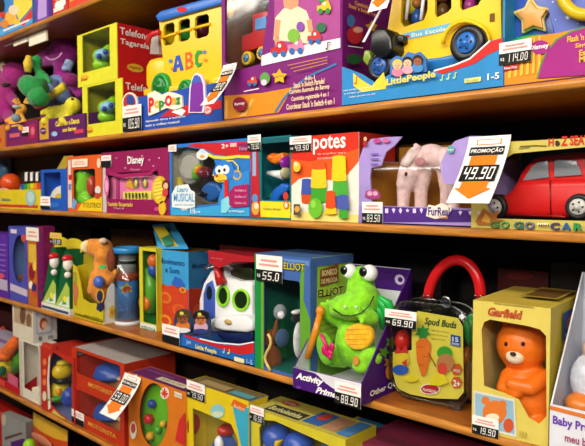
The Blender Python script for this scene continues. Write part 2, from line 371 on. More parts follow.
# ================================================================ row 0: top shelf, only feet of the boxes in view
def row0():
    p=Prod('toy_box','blue toy box with yellow and red picture, far left of top shelf','toy box',-45,33,0,'A',.03,0,.2,H=.34)
    b=carton(p,M('3f86c8')); F_=p.F
    b.P(F_,[(-44,54),(32.8,22.4),(32.8,18),(-44,46)],M('5aa7dc')); b.P(F_,[(20,24),(33,8),(33,17),(24,26)],M('d23a2c')); b.P(F_,[(14,-10),(33,-16),(33,6),(20,21),(14,8)],M('e9d44a'))
    b.O(F_,11,18,6,7,M('efb24a')); b.O(F_,14,10,5,5,M('f2d7b0')); b.O(F_,5,24,4,4,M('e8862a')); b.O(F_,2,6,3,8,M('2a1a14')); b.ln(F_,[(4,31),(30,20)],1.6,WHT); b.O(F_,17,22,4,3,M('f0c030')); b.O(F_,3,15,3,3,M('c83c2e'))
    b.build('carton',p.root)
    p=Prod('toy_box','narrow purple toy box second from left on the top shelf','toy box',35.5,52,0,'A',.03,0,.2,H=.34); b=carton(p,M('6a3aa6'))
    for i in range(4): b.R(p.F,38+i*.3,20-i*7.5,47,12.5-i*7.5,M('b79ad6'))
    b.R(p.F,49,18,51.5,-12,M('512a86')); b.build('carton',p.root)
    p=Prod('toy_box','small white and red toy box next to the purple box on top','toy box',53,68,0,'A',.03,0,.2,H=.34); b=carton(p,M('c93226'))
    b.O(p.F,59,6,4,5,WHT); b.O(p.F,63,2,3,4,WHT); b.R(p.F,54,13,64,9,M('f2ead8')); b.O(p.F,57,-2,2,3,M('e8b23c')); b.build('carton',p.root)
    p=Prod('toy_box','orange red toy box at the right end of visible top shelf','toy box',69,130,0,'A',.03,0,.2,H=.34); b=carton(p,M('d8452a'))
    b.P(p.F,[(70,2),(90,-6),(90,-14),(70,-8)],M('f0a23a')); b.build('carton',p.root)
row0()
# ================================================================ row 1
Y1=M('d8d22a'); Y1d=M('b3ad1c')
def face_tray(name,label,ul,ur,vt,col,prints,D=.2,backh=.16):
    p=Prod(name,label,'display tray',ul,ur,vt,'B',.02,0,D); b=tray(p,col,col,p.H,backh,back=col); b.k=.0008; prints(b,p); b.build('carton',p.root); return p
def pr0(b,p): b.O(p.F,-2,140,4,3,M('c7361f'))
def pr1(b,p):
    b.R(p.F,8,140,21,128,M('5b1d6e')); b.R(p.F,10,138,20,134,M('d35c62')); b.R(p.F,30,139,36,125,M('b01c4c')); b.O(p.F,33,131,2,4,M('d5657a')); b.R(p.F,12,127,20,125.5,M('f2c64a'))
def pr2(b,p):
    b.R(p.F,40,140,49,121,M('c8962a')); b.O(p.F,43.5,131,3.2,3.6,M('5b1d4e')); b.X(p.F,'Playtoy',41.3,132,46,130,WHT)
    b.X(p.F,'Cantando e Dança',56,128,80,121.5,M('f4d64a'),.03); b.X(p.F,'com Barney',63,133.5,77,128,M('f4d64a'),.03); b.O(p.F,55,134,3,2.4,M('8fb8d8')); b.R(p.F,75,134,84,130,M('d23a56'))
face_tray('display_tray','orange display tray under the pink plush at far left of the second shelf',-14,5,128,M('c8702a'),pr0)
t1=face_tray('display_tray','purple and magenta display tray with white tag at left of second shelf',6.5,38,125,M('7a1e55'),pr1,.30)
t2=face_tray('display_tray','purple display tray with yellow lettering holding the yellow plush',39,85,121,M('58195e'),pr2,.36)
tag(t1.F,23,136,29.5,126.5,'','white and grey price tag on the magenta tray under the plush',.35)
def plush_person(p,name,label,hx,hy,hr,col,y,body,belly=None,snout=True,cat='plush toy'):
    """soft toy with a round head, long muzzle, trunk and stubby limbs (px are photo pixels at local depth y)"""
    f=p.sub(name,label,cat,(0,0,0),'plush toys in the trays'); L=lambda u,v,d=0:f.L(u,v,y+d); m=f.m(hx,hy,y)
    sh=[('e',L(hx+2,hy-1),(hr*m,hr*m*.9,hr*m))]
    if snout: sh+=[('c',[L(hx,hy+2),L(hx-hr*1.15,hy+hr*.42,-.02)],[hr*m*.8,hr*m*.56])]
    bu,bv,bw,bh=body; sh+=[('e',L(bu,bv),(bw*m,bw*m*.8,bh*m)),('c',[L(hx,hy),L(bu,bv)],[hr*m*.6,bw*m*.6])]
    sh+=[('c',[L(bu-bw*.5,bv-bh*.4),L(bu-bw*1.3,bv,-.03)],[bw*m*.4,bw*m*.3]),('c',[L(bu+bw*.6,bv-bh*.4),L(bu+bw*1.1,bv+2,-.02)],[bw*m*.4,bw*m*.3]),
         ('c',[L(bu-bw*.4,bv+bh*.6),L(bu-bw*1.1,bv+bh*1.02,-.05)],[bw*m*.45,bw*m*.4]),('c',[L(bu+bw*.4,bv+bh*.6),L(bu+bw*.6,bv+bh*1.05,-.05)],[bw*m*.45,bw*m*.4])]
    blob('body',f.root,sh,FB(col),.007,4); return f,m,L
f,m,L=plush_person(t2,'plush_animal','big purple plush toy with pale blue overalls, back of the left plush pile',63,52,16,'9c2288',.175,(63,92,15,25))
b=MB(); b.tube([L(46,57,-.088),L(50,60,-.095),L(55,59.5,-.1),L(59,57,-.105),L(62,53,-.105)],.004,M('c98abf')); b.build('mouth',f.root)
b=MB(); b.ell(L(58,96,-.03),(13*m,.075,21*m),FB('7f9fd2')); b.tube([L(52,80,-.075),L(48,100,-.10),L(45,108,-.10)],.028,FB('86a6d8')); b.tube([L(66,70,-.05),L(70,62,-.03)],.02,FB('9ab4de')); b.build('overalls',f.root)
b=MB(); b.tube([L(50,97,-.11),L(58,91,-.115),L(64,86,-.11)],.017,FB('e0c62a')); b.build('strap',f.root)
b=MB(); b.ell(L(71,80,-.06),(6*m,.04,6.5*m),FB('8e1f6e')); b.build('paw',f.root)
f,m,L=plush_person(t1,'plush_animal','purple pink plush toy with open mouth at far left of second shelf',13,76,13.5,'a8227c',.17,(4,106,14,18))
b=MB(); b.ell(L(6,85,-.11),(6*m,.02,2.2*m),FB('3c0c22')); b.build('mouth',f.root)
b=MB(); b.ell(L(4,67,-.03),(4*m,.02,6*m),FB('e9d9c8')); b.ell(L(4,67,-.05),(1.6*m,.01,2*m),FB('c04a5a')); b.build('patch',f.root)
f,m,L=plush_person(t1,'plush_animal','green plush toy with yellow crest sitting between two purple plush toys',35,62,6,'1f9442',.06,(42,80,7,10))
b=MB(); b.tube([L(28,72,-.05),L(28,64,-.05),L(29,56,-.045)],[.014,.02,.012],FB('e2bb32')); b.build('crest',f.root)
b=MB(); b.tube([L(27,84,-.10),L(32,88,-.10),L(43,88,-.08)],[.04,.045,.035],FB('1d8a3e')); b.tube([L(35,98,-.12),L(40,97,-.12),L(46,93,-.10)],[.035,.04,.03],FB('1d8a3e')); b.build('leg',f.root)
f,m,L=plush_person(t1,'plush_animal','small orange yellow plush toy with grey belly lying in the magenta tray',20,110,5.5,'eaa62a',.045,(17,121,8,7),snout=False)
b=MB(); b.ell(L(17,107,-.05),(3*m,.02,2*m),FB('a8c4a0')); b.build('chest',f.root); b=MB(); b.ell(L(16,118,-.075),(5*m,.02,4*m),FB('7d93a0')); b.build('belly',f.root)
b=MB(); b.prism([L(u,v,-.03) for u,v in ((12,101),(14.5,98),(16,104))],(0,.02,0),FB('eaa62a')); b.prism([L(u,v,-.03) for u,v in ((23,103),(26,97),(28,104))],(0,.02,0),FB('eaa62a')); b.build('ear',f.root)
f,m,L=plush_person(t2,'plush_animal','yellow plush toy lying on its side on the purple tray',71,107,9,'e2d426',.05,(57,113,11,8),snout=False)
b=MB(); b.ell(L(72.5,99,-.055),(1*m,.006,1.2*m),FB('202020')); b.build('eye',f.root)
b=MB(); b.ell(L(40,106,-.01),(4*m,.03,4*m),FB('d4485a')); o=b.build('plush_ball',None,t2,L(40,106,.0)); tagp(o,'small round red plush ball beside the yellow plush','plush toy')
# upper / lower telephone cartons
def telephone():
    p=Prod('toy_phone_box','lower yellow and red toy telephone box with green phone in open window','toy box',83,123,87,'B',.03,0,.2)
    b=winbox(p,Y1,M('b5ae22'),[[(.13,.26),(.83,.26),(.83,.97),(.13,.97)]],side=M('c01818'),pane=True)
    Fp=p.F; b.k=.001
    b.O(Fp,90,129,4,2.2,M('e0a92a')); b.Xst(p.F,'Fone',.1,.1,.26,.16,M('b52a1a'))
    b.Xst(p.S,'Telefone',.06,.8,.66,.93,WHT,.012); b.Xst(p.S,'Tagarela',.06,.6,.66,.73,WHT,.012)
    b.pst(p.S,[(.36+.17*math.cos(6.283*i/18),.24+.075*math.sin(6.283*i/18)) for i in range(18)],M('d8a62a')); b.Xst(p.S,'Playtoy',.24,.21,.48,.27,M('7a1010'))
    b.build('carton',p.root)
    y=.05; L=lambda u,v,d=0:p.L(u,v,y+d); m=p.m(107,108,y); ph=blob('toy_phone',p.root,[('e',L(107,117,.0),(9*m,.035,7*m)),('e',L(108,108,.01),(9.5*m,.04,8*m)),('c',[L(111,103,.02),L(114,99,.03)],[5*m,4*m])],PL('8fcf1e'),.004)
    b=MB(); b.ell(L(108,107.5,-.012),(8.4*m,.03,5.6*m),PL('86bfe0'),Matrix.Rotation(-.35,3,'Y')); fa=b.build('face_plate',ph)
    for u,v in ((104.3,109),(111,105.5)):
        b=MB(); b.ell(L(u,v,-.036),(2.8*m,.008,2.7*m),PL('1e3c8c')); b.build('eye',ph)
    return p
tp=telephone()
du=Prod('tmp','x','x',78,122,36,tp.loc.z+tp.H,.03); bpy.data.objects.remove(du.root)
TELU=dup(tp.root,(du.loc.x,.03,tp.loc.z+tp.H+.001),'upper yellow and red toy telephone box stacked on another')
TELU['group']=tp.root['group']='toy telephone boxes'
# ABC bus on its tray
p=Prod('bus_tray','blue and red card tray under the yellow alphabet bus','display tray',124,222,100,'B',.02,0,.22)
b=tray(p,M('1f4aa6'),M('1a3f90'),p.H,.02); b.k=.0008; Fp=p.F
b.P(Fp,[(160,117),(172,108),(198,103),(222,100),(222,108),(180,116)],M('c81f26')); b.P(Fp,[(172,112),(180,107),(186,111),(182,116)],WHT)
b.X(Fp,'Aprender letras e numeros',146,123,186,120.5,WHT,.01); b.X(Fp,'com o onibus musical',146,127,180,124.6,WHT,.01)
b.O(Fp,208,110,5,5,M('d42a3a')); b.O(Fp,208,110,3.6,3.6,M('e8c8c8')); b.X(Fp,'18+',205.5,112,210.5,108,M('c81f26'))
b.build('carton',p.root)
b=MB(); b.plate(p.F,[(149,94),(156,91),(163,95),(170,92),(176,93),(183,96),(184,107),(176,110),(168,108),(158,113),(150,116)],.006,M('f3e9d0'))
b.k=.007
for ch,u0,v0,u1,v1,c in (('P',150.5,113,156,98,'d8262c'),('o',156,109,162,101,'e5b21e'),('p',161,111,166,101,'2a8f3c'),('-',165.5,104,168,102.5,'2a55b0'),('O',167,107,174,96,'d8262c'),('n',174,105,178,98,'e5b21e'),('z',178,105,182.5,98,'2a8f3c')): b.X(p.F,ch,u0,v0,u1,v1,M(c),.05)
b.build('sign_card',p.root)
b=MB(); b.plate(p.F,oval(131,103,7.5,10.5),.005,M('e8e2d4')); b.k=.006; b.O(p.F,131,103,6.2,9,M('b8242c')); b.O(p.F,132,101,4,6,M('27408c')); b.O(p.F,131,108,4,3,M('e8b23c')); b.build('badge_card',p.root)
b=MB(); b.plate(p.F,[(190,113),(191,88),(194,77),(198,73),(203,75),(206,84),(207,100),(205,113)],.006,M('e9dcf0')); b.k=.007; b.P(p.F,[(191.5,112),(192.5,89),(195,79),(198,75),(202,77),(204.6,85),(205.4,100),(203.5,112)],M('7a2c9a')); b.P(p.F,[(193,84),(196,76),(200,75.5),(203.5,82)],M('3f5fb4')); b.build('card_cutout',p.root)
tag(p.F,125,132,143.5,104,'105.90','price tag reading 105.90 on the blue tray of the alphabet bus',.55,.008)
PT=p
f=p.sub('toy_bus','yellow toy school bus with ABC on its side and blue roof','toy bus',(0,0,.0045)); y=.035
hol=[[(163.5,44),(163.5,27),(165.5,24),(173,22),(174.5,25),(174.5,41),(172,44.5),(165,46)],[(178.5,40),(178.5,23),(180.5,20),(188,18),(190,20),(190,37),(188,40),(181,42)],[(194.8,36.5),(194.8,19),(197,16),(206.5,13.5),(209,16),(209,33),(207,36),(197,39)]]
YB=PL('f0c012'); b=shell(f,[(159,20),(221,3),(226,79),(166,88),(163,60)],hol,y,.14,YB,M('33200e')); b.build('body',f.root)
pl=Face(f,(0,y,0),(1,0,0),(0,0,1),(0,-1,0)); b=MB(); b.k=.001
b.P(pl,[(183-10,72),(176,56),(180,55),(184,70),(180.5,71),(179.6,67),(177.3,68),(176.8,72)],M('2f54b8')); b.P(pl,[(177.4,64.5),(178.2,60),(179.2,64)],YB)
b.P(pl,[(186,70),(185.5,53),(191,52),(193,55.5),(191.5,59.5),(194,63),(192.5,67.5)],M('dd5a2a')); b.O(pl,189,57,1.5,2,YB); b.O(pl,189.6,64.5,1.8,2.3,YB)
b.P(pl,[(202,65.5),(198,67.5),(195.5,64),(195.3,55),(198,50.5),(202,50.5),(202.5,54),(199.5,54),(198.2,57),(198.4,62),(200,63.5),(202.3,62)],M('2e9a3c'))
for c,r,h in (((171,61),2.6,'3f7ac8'),((173,69),2,'e06a2a'),((205,52),2.6,'5f86b8'),((206,60),2.6,'e08a2a'),((200,69),0.1,'e08a2a')): b.P(pl,star(c,r),M(h))
b.build('letter_print',f.root)
b=MB(); R1=[f.L(u,v,y-.012) for u,v in ((155,16),(160,11),(222,-6),(224,3),(158,21.5))]; b.prism(R1,(0,.17,0),PL('2a6bc4'),.004); b.O(Face(f,(0,y-.012,0),(1,0,0),(0,0,1),(0,-1,0)),182,9.5,5,2.8,M('c92428')); b.build('roof',f.root)
for pts in ([(162,38),(175.5,33.5)],[(177,33),(191,29)],[(193.5,28.5),(210,24)]):
    b=MB(); b.tube([f.L(u,v,y-.003) for u,v in pts],.0045,YB); b.build('window_bar',f.root)
b=MB(); b.prism([f.L(u,v,y+.01) for u,v in ((145,86),(145,66),(149,59),(157,57),(165,58),(167,90),(150,93))],(0,.12,0),YB,.012); b.build('hood',f.root)
b=MB(); b.prism([f.L(u,v,y-.01) for u,v in ((143,96),(143,89),(168,86),(226,74),(226,82),(170,97))],(0,.15,0),YB,.006); b.build('skirt',f.root)
b=MB(); b.prism([f.L(u,v,y+.03) for u,v in ((150,54),(151,38),(158,35),(159,54))],(0,.1,0),PL('a99a94')); b.build('windshield',f.root)
b=MB(); b.tube([f.L(u,v,y-.01) for u,v in ((148,45),(149,37),(153,34),(159,32))],.009,PL('c8242c')); b.build('red_handle',f.root)
GR=PL('1f9a3c'); GD=PL('14702a'); wheel(f,159,87,y-.016,14.5,.03,GR,GD,.72,'wheel',f.root); wheel(f,184,90,y-.016,11,.03,GR,GD,.72,'wheel',f.root); wheel(f,212,88,y-.016,8,.03,PL('d8c832'),GR,.6,'wheel',f.root)
for u,v,c in ((184,33,'2f9a3c'),(168,38,'d8401a'),(202,30,'5a1a2a')):
    b=MB(); b.ell(f.L(u,v,y+.05),(.026,.03,.034),PL(c)); b.build('passenger_ball',f.root)
promo(PT.F,226,66,.058,.122,.085,'199.90','curled paper flyer with orange arrow hanging beside the alphabet bus',off=.01)
# purple parade box
PU=M('7a1a74'); OR=M('dc8c1c')
p=Prod('toy_box','large purple and orange toy box with child photo and train behind plastic window','toy box',222,342,20,'B',.03,0,.26,H=.4)
Fp=p.F; h=[Fp.st(*q) for q in ((225,62),(225,-40),(268,-55),(270,-5),(264,40),(260,64),(240,70))]
b=winbox(p,PU,M('6b3d1e'),[h],side=M('74186c'),pane=True)
b.k=.001
b.P(Fp,[(222.3,120),(222.3,96),(262,93),(300,86),(312,79),(290,93),(279,112.5)],OR); b.P(Fp,[(225,118),(226,100),(228,100),(228,118)],M('e8b45a')); b.P(Fp,[(240,116.5),(252,99),(255,99),(246,116)],M('e8b45a'))
b.ln(Fp,[(276,112),(284,99),(296,86),(312,75),(337,64)],2.2,M('3f6fae'))
b.P(Fp,[(262,66),(341,48),(341,36),(300,42),(262,56)],M('efe4ea'))
b.P(Fp,[(275,56),(275,-20),(341,-30),(341,38),(300,46)],M('a8488e'))
b.P(Fp,[(274,40),(276,18),(284,9),(296,5),(307,11),(312,24),(312,44)],M('ead9b8')); b.P(Fp,[(285,8),(283,-8),(300,-10),(299,6),(292,10)],M('d79a72')); b.O(Fp,291,-5,8,9,M('d79a72'))
b.ln(Fp,[(279,20),(277,38),(281,50)],5,M('d79a72')); b.ln(Fp,[(310,20),(312,32)],5,M('d79a72'))
def car_pic(u,v,s,c,w='2c6aa8'):
    b.P(Fp,[(u-s,v+s*.5),(u-s,v-s*.2),(u-s*.4,v-s*.3),(u-s*.2,v-s),(u+s*.6,v-s),(u+s,v-s*.1),(u+s,v+s*.4)],M(c)); b.O(Fp,u-s*.5,v+s*.55,s*.34,s*.4,M(w)); b.O(Fp,u+s*.55,v+s*.5,s*.34,s*.4,M(w)); b.O(Fp,u+.1*s,v-s*.5,s*.2,s*.25,WHT)
car_pic(280,50,8,'c4262c'); car_pic(297,47,8,'d87fa4'); b.O(Fp,295,36,6,7,M('7fb83c')); b.O(Fp,302,27,4,5,M('8a4aa8')); car_pic(316,38,7,'c83434'); b.O(Fp,323,28,5,5,M('2f6a4a')); car_pic(326,8,7,'d8b81e','2f8a3c'); b.O(Fp,324,-2,4,5,M('2f9a4c'))
b.ln(Fp,[(330,49),(330,43),(333,43)],.9,BLK); b.O(Fp,329,49.5,1.2,1,BLK)
for i in range(3): b.ln(Fp,[(290+3*i,66+i*3),(330,57.5+i*3)],.8,M('c98a3a'))
b.P(Fp,star((282,77),8,.55),M('e0b02a')); b.X(Fp,'Barney',278,79,287,76.5,M('a86a1a'),.01)
car_pic(255,82,5,'c8422c'); b.O(Fp,268,79,5,6,M('5f9a4a')); b.O(Fp,267,83,3,3,M('d8c8d8')); b.ln(Fp,[(247,92),(262,89)],.8,WHT)
b.O(Fp,243,104.5,7,7,M('8a1538')); b.X(Fp,'Barney',238,107,248,103.3,WHT,.02)
TY=M('f2d9a0')
for s,u0,v0,u1,v1 in (('4-in-1',308,81.5,318,77),("Stack 'n Switch Parade!",297,89,328,83.5),('Carrinho Ilustrado do Barney',293,96,333,90.5),('Caminhão registrable 4 en 1',295,103,332,97.5),("Coordenar Stack 'n Switch 4 em 1",290,110.5,338,104.5)): b.X(Fp,s,u0,v0,u1,v1,TY,.02)
S_=p.S
b.X(S_,'Caminhão',350,5.5,366,1.5,M('e8a03c'),.03); b.X(S_,"Stack 'n Switch 4 en 1",344,8.5,374,4,M('e8a03c'),.03)
for u,v,ru,rv,c in ((346,22,4,6,'3f6fae'),(350,36,8,9,'b8242c'),(353,31,5,3,'e0a08a'),(349,60,8,5,'1f5a2a')): b.O(S_,u,v,ru,rv,M(c))
b.P(S_,star((366.5,28),6.5,.55),M('d8a82a')); b.ln(S_,[(343,47),(358,49)],.9,WHT); b.build('carton',p.root)
y=.07; b=MB(); L=p.L
b.prism([L(u,v,y) for u,v in ((241,52),(241,36),(252,32),(252,14),(268,10),(268,46))],(0,.08,0),PL('b8282c'),.005); tr=b.build('toy_train',p.root)
b=MB(); b.prism([L(u,v,y-.004) for u,v in ((255,30),(255,19),(266,16),(266,28))],(0,.004,0),PL('4f8ac8')); b.build('cab_window',tr)
for u,v in ((246,58),(261,53)): wheel(p,u,v,y-.01,7,.02,PL('e8b81e'),PL('2f7ab8'),.6,'wheel',tr)
b=MB(); b.lathe([(.001,-.004),(.022,-.004),(.022,0),(.001,0)],L(229.5,10,.012),PL('c89a3c'),'Y'); b.build('medal',p.root)
# yellow people carrier bus in its open box
p=Prod('bus_box','blue open front toy box with red wave holding a yellow bus','toy box',342,503,66,'B',.015,0,.23,H=.4); PB=p
b=MB(); W,H,D=p.W,p.H,p.D; BL=M('2a86c4')
b.box((0,0,0),(W,D,.004),BL); b.box((0,D-.004,.004),(W,D,H),M('1d3a5c')); b.box((W-.004,0.004,.004),(W,D-.004,H),BL)
Fp=p.F; top=[(503.0,37.5),(490,41),(470,59),(455,65),(434,71),(427,73),(392,73),(375,82.5),(362,74),(342,66.5)]
b.prism([Fp.pt(a,c) for a,c in [(0,0),(1,0)]+[Fp.st(*q) for q in top]],(0,.004,0),BL); b.k=.0008
b.P(Fp,[(434,71.5),(455,65.5),(470,59.5),(490,41.5),(503,38),(503,48),(489.5,54),(474,64),(443,74)],M('cc2420')); b.ln(Fp,[(434,71),(455,65),(470,58.8),(490,41)],1.6,WHT)
b.P(Fp,[(354,86),(353.5,73),(362,80),(372,86),(384,72),(387,84),(386,89),(362,92)],M('f0cf3a')); b.ln(Fp,[(357,83),(357,77),(360,76)],1,M('d85a1e')); b.O(Fp,356,83.5,1.4,1.1,M('d85a1e'))
for i,(u0,u1) in enumerate(((344,377),(345,380),(350,376))): b.X(Fp,'seis amigos passeiam no onibus musical'[i*2:i*2+24],u0,92+i*3.2,u1,90+i*3.2,WHT,0)
b.build('carton',p.root)
b=MB(); b.plate(Fp,[(391,76),(392,60),(398,56),(404,58),(409,52),(416,54),(421,52),(427,58),(428,72)],.005,M('3f74b8')); b.k=.006
for u,v,sk,hr,sh in ((399,66,'efb48c','e8c04a','e87f9a'),(409.5,63.5,'f2bc98','1c1410','e8a0b4'),(420,62,'9a5a34','2a1610','3f8ac8')):
    b.O(Fp,u,v+6.5,5.5,4.5,M(sh)); b.O(Fp,u,v-1.6,5,4.8,M(hr)); b.O(Fp,u,v+.4,4.1,3.9,M(sk)); b.O(Fp,u-1.4,v,.5,.6,BLK); b.O(Fp,u+1.4,v,.5,.6,BLK); b.O(Fp,u,v+2.2,1.1,.45,M('b84a3a'))
b.Xst(Fp,'LittlePeople',*b.bx(Fp,389,88,438,79.5),M('f2d24a'),.03,0,.008); b.build('logo_card',p.root)
b=MB(); b.k=.001
for u in (441.5,448,454.5): b.O(Fp,u,80.5-(u-440)*.18,1.5,1.2,M('8fd0b0')); b.ln(Fp,[(u+1.2,80-(u-440)*.18),(u+1.2,75.5-(u-440)*.18),(u+3,75.5-(u-440)*.18)],.9,M('d8e06a'))
b.R(Fp,465,83.5,481.5,79,M('e9dc7a')); b.X(Fp,'Escolar',467,82.6,479,80,M('5a7a3a'),0); b.X(Fp,'1-5',488,80.5,500,74,WHT,.02); b.build('front_print',p.root)
f=p.sub('toy_bus','yellow toy bus with round headed riders and blue wheels','toy bus',(0,0,.005)); y=.04
hol=[[(400.5,22),(402,-10),(406,-22),(424,-30),(428,-26),(427.5,10),(424,20),(404,27)],[(435,14),(435,-30),(451,-34),(451.5,8),(448,12),(437,17.5)],[(460,7),(460,-36),(480,-40),(481,0),(478,5),(462,10.5)]]
b=shell(f,[(388,62),(386,38),(392,2),(397,-42),(499,-62),(501.5,44),(492,50),(440,60)],hol,y,.15,PL('f2c413'),M('3a2412')); b.build('body',f.root)
pl=Face(f,(0,y,0),(1,0,0),(0,0,1),(0,-1,0)); b=MB(); b.k=.001; b.P(pl,[(403,33.5),(451,23),(451,30.5),(403,40.5)],M('6fb6d0')); b.O(pl,408,36.5,2,1.8,M('d0382c')); b.X(pl,'Bus Escola',412,37.5,446,33.5,M('e8eef0'),.01)
b.P(pl,[(490,14),(495,13),(495,21),(490,22)],M('6a4a1a')); b.build('side_print',f.root)
b=MB(); b.prism([f.L(u,v,y-.012) for u,v in ((394,74),(395,62),(440,57),(502,43),(502,54),(470,60),(430,72))],(0,.16,0),PL('2272b4'),.004); b.build('chassis',f.root)
DK=PL('16161c',.35); wheel(f,466,43,y-.035,19,.035,DK,PL('2a6cc0'),.55,'wheel',f.root); wheel(f,379,66,y-.03,15,.03,DK,PL('2a5ca8'),.6,'wheel',f.root)
b=MB(); pts=[f.L(466+23*math.cos(t/10*3.1416),44-23*math.sin(t/10*3.1416),y-.012) for t in range(11)]; b.tube(pts,.005,PL('f2c413')); b.build('wheel_arch',f.root)
b=MB(); b.prism([f.L(u,v,y-.05) for u,v in ((369,50),(370,34),(376,27),(386,28),(391,38),(392,50),(386,56),(375,56))],(0,.1,0),PL('121214'),.006); b.prism([f.L(u,v,y-.02) for u,v in ((388,43),(389,35),(403,34.5),(403,42.5))],(0,.03,0),PL('121214'),.003); b.build('bumper',f.root)
b=MB(); b.prism([f.L(u,v,y-.03) for u,v in ((362,60),(364,50),(369,50),(371,58),(367,66))],(0,.05,0),PL('7f9a2a'),.004); b.build('step',f.root)
for u,v,sh,sk in ((417,10,'2a5ca8','b5743e'),(412,-2,'d8c81e','e8b48a'),(443,4,'6a4a2a','8a5030'),(470,-2,'a83a8a','e0a880')):
    b=MB(); s=f.m(u,v,y+.06); b.ell(f.L(u,v+8,y+.06),(6*s,.015,9*s),PL(sh)); b.ell(f.L(u,v-6,y+.06),(5*s,.015,5*s),PL(sk)); b.build('rider',f.root)
for u in (406,421):
    b=MB(); b.tube([f.L(u,20,y+.02),f.L(u+3,-6,y+.02)],.004,PL('e8e8f0')); b.build('seat_rail',f.root)
b=MB(); b.prism([p.L(u,v,.002) for u,v in ((391,-12),(393,-12),(364.5,42),(362,42))],(0,.002,0),M('e8e0e6')); b.build('flap_edge',p.root)
promo(p.F,383,-34,.05,.115,.045,'169.90','paper price flyer hanging at the front corner of the people carrier bus',off=.012)
# star toy box
p=Prod('star_toy_box','orange and magenta open toy box with blue star toy, right end of second shelf','toy box',503.5,640,46,'B',.02,0,.24,H=.36)
Fp=p.F; W,H,D=p.W,p.H,p.D; MG=M('a01f7e'); b=MB(); b.box((0,0,0),(W,D,.004),MG); b.box((0,D-.004,.004),(W,D,H),M('2a1a4c'))
b.prism([Fp.pt(a,c) for a,c in [(0,0),(1,0)]+[Fp.st(*q) for q in ((640,-2),(585,27),(558,33),(533,36),(504,44))]],(0,.004,0),OR); b.k=.0008
for i in range(6): b.P(Fp,[(508+i*6,78-i),(512+i*5.4,44-i*1.6),(514+i*5.4,44-i*1.6),(511+i*6,77.6-i)],M('e8b83c'))
b.pst(Fp,[Fp.st(*q) for q in ((538,78.5),(541,66),(547,52),(557,40),(571,32),(585,27.4),(639.5,-1.5))]+[(.999,.004)],MG); b.ln(Fp,[(538,78.5),(541,66),(547,52),(557,40),(571,32),(585,27.4)],1.6,M('4f8a3a'))
b.O(Fp,541,47.5,9.5,7,MG); b.X(Fp,'Disney',530,52,549.5,46,WHT,.03); b.R(Fp,503.9,71,519,66.5,M('b8202c')); b.X(Fp,'Fisher-Price',505,70,518,67.6,WHT,.01)
for s,u0,v0,u1,v1 in (("Flash 'n Glow",568,43,600,36.5),('Sing Star',576,50,600,44),('Estrela',580,56.5,600,50.5),('Musical',580,63,604,57)): b.X(Fp,s,u0,v0,u1,v1,M('f0b83c'),.03)
b.Rst(Fp,0,0,1,.012,M('5a1a3a')); b.build('carton',p.root)
f=p.sub('star_toy','tapered blue toy with an orange padded star on its front','toy',(0,0,.005)); y=.05; L=lambda u,v,d=0:f.L(u,v,y+d)
b=MB(); b.prism([L(u,v) for u,v in ((500,52),(509,12),(520,-45),(545,-50),(556,20),(560,44))],(0,.09,0),PL('3858b4'),.012); b.build('body',f.root)
b=MB(); b.prism([L(u,v,-.012) for u,v in star((531.5,16),21,.56,5,96)],(0,.012,0),PL('e8d27a'),.004); b.prism([L(u,v,-.018) for u,v in star((531.5,16),17,.56,5,96)],(0,.008,0),PL('d99a4a'),.003); b.build('padded_star',f.root)
b=MB(); b.lathe([(.03,0),(.05,.006),(.05,.02),(.03,.028)],L(532,52,.02),PL('22a04c')); b.build('green_foot',f.root)
b=MB(); b.prism([L(u,v,.0) for u,v in ((502,40),(503,0),(506,-30),(509,-30),(506,30))],(0,.03,0),PL('1f8a3c')); b.build('green_edge',f.root)
b=MB(); b.prism([p.L(u,v,.02) for u,v in ((555,34),(546,0),(543,-50),(640,-80),(640,10),(585,30))],(0,.004,0),PL('5a6cc0')); b.k=.0008; q=p.plane(.02)
for u,v,r in ((553,2,.9),(568,17.5,2),(561,8,.7),(578,24,.6),(552,-4,.8),(556,20,.6),(574,6,.6)): b.O(q,u,v,r,r,M('dfe4f4'))
b.build('speckled_panel',p.root)
b=MB(); b.tube([p.L(585+24*math.cos(t/24*6.283),-10+25*math.sin(t/24*6.283),.0) for t in range(24)],.011,PL('d8b81e'),True); b.build('yellow_ring',p.root)
tag(p.F,500.5,66,533,38.5,'114.00','price tag reading 114.00 on the orange star toy box',.5,.006)
# ================================================================ row 2
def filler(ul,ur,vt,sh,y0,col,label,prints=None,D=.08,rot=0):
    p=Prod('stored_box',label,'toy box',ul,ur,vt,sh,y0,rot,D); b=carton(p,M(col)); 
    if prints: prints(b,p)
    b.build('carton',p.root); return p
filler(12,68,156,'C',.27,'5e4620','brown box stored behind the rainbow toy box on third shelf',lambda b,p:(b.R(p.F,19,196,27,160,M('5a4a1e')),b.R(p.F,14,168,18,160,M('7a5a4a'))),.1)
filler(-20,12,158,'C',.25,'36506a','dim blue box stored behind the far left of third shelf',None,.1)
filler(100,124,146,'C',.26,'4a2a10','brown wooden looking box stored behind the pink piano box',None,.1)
filler(128,172,150,'C',.25,'1b140e','dark box stored behind the pink piano and monkey boxes',None,.1)
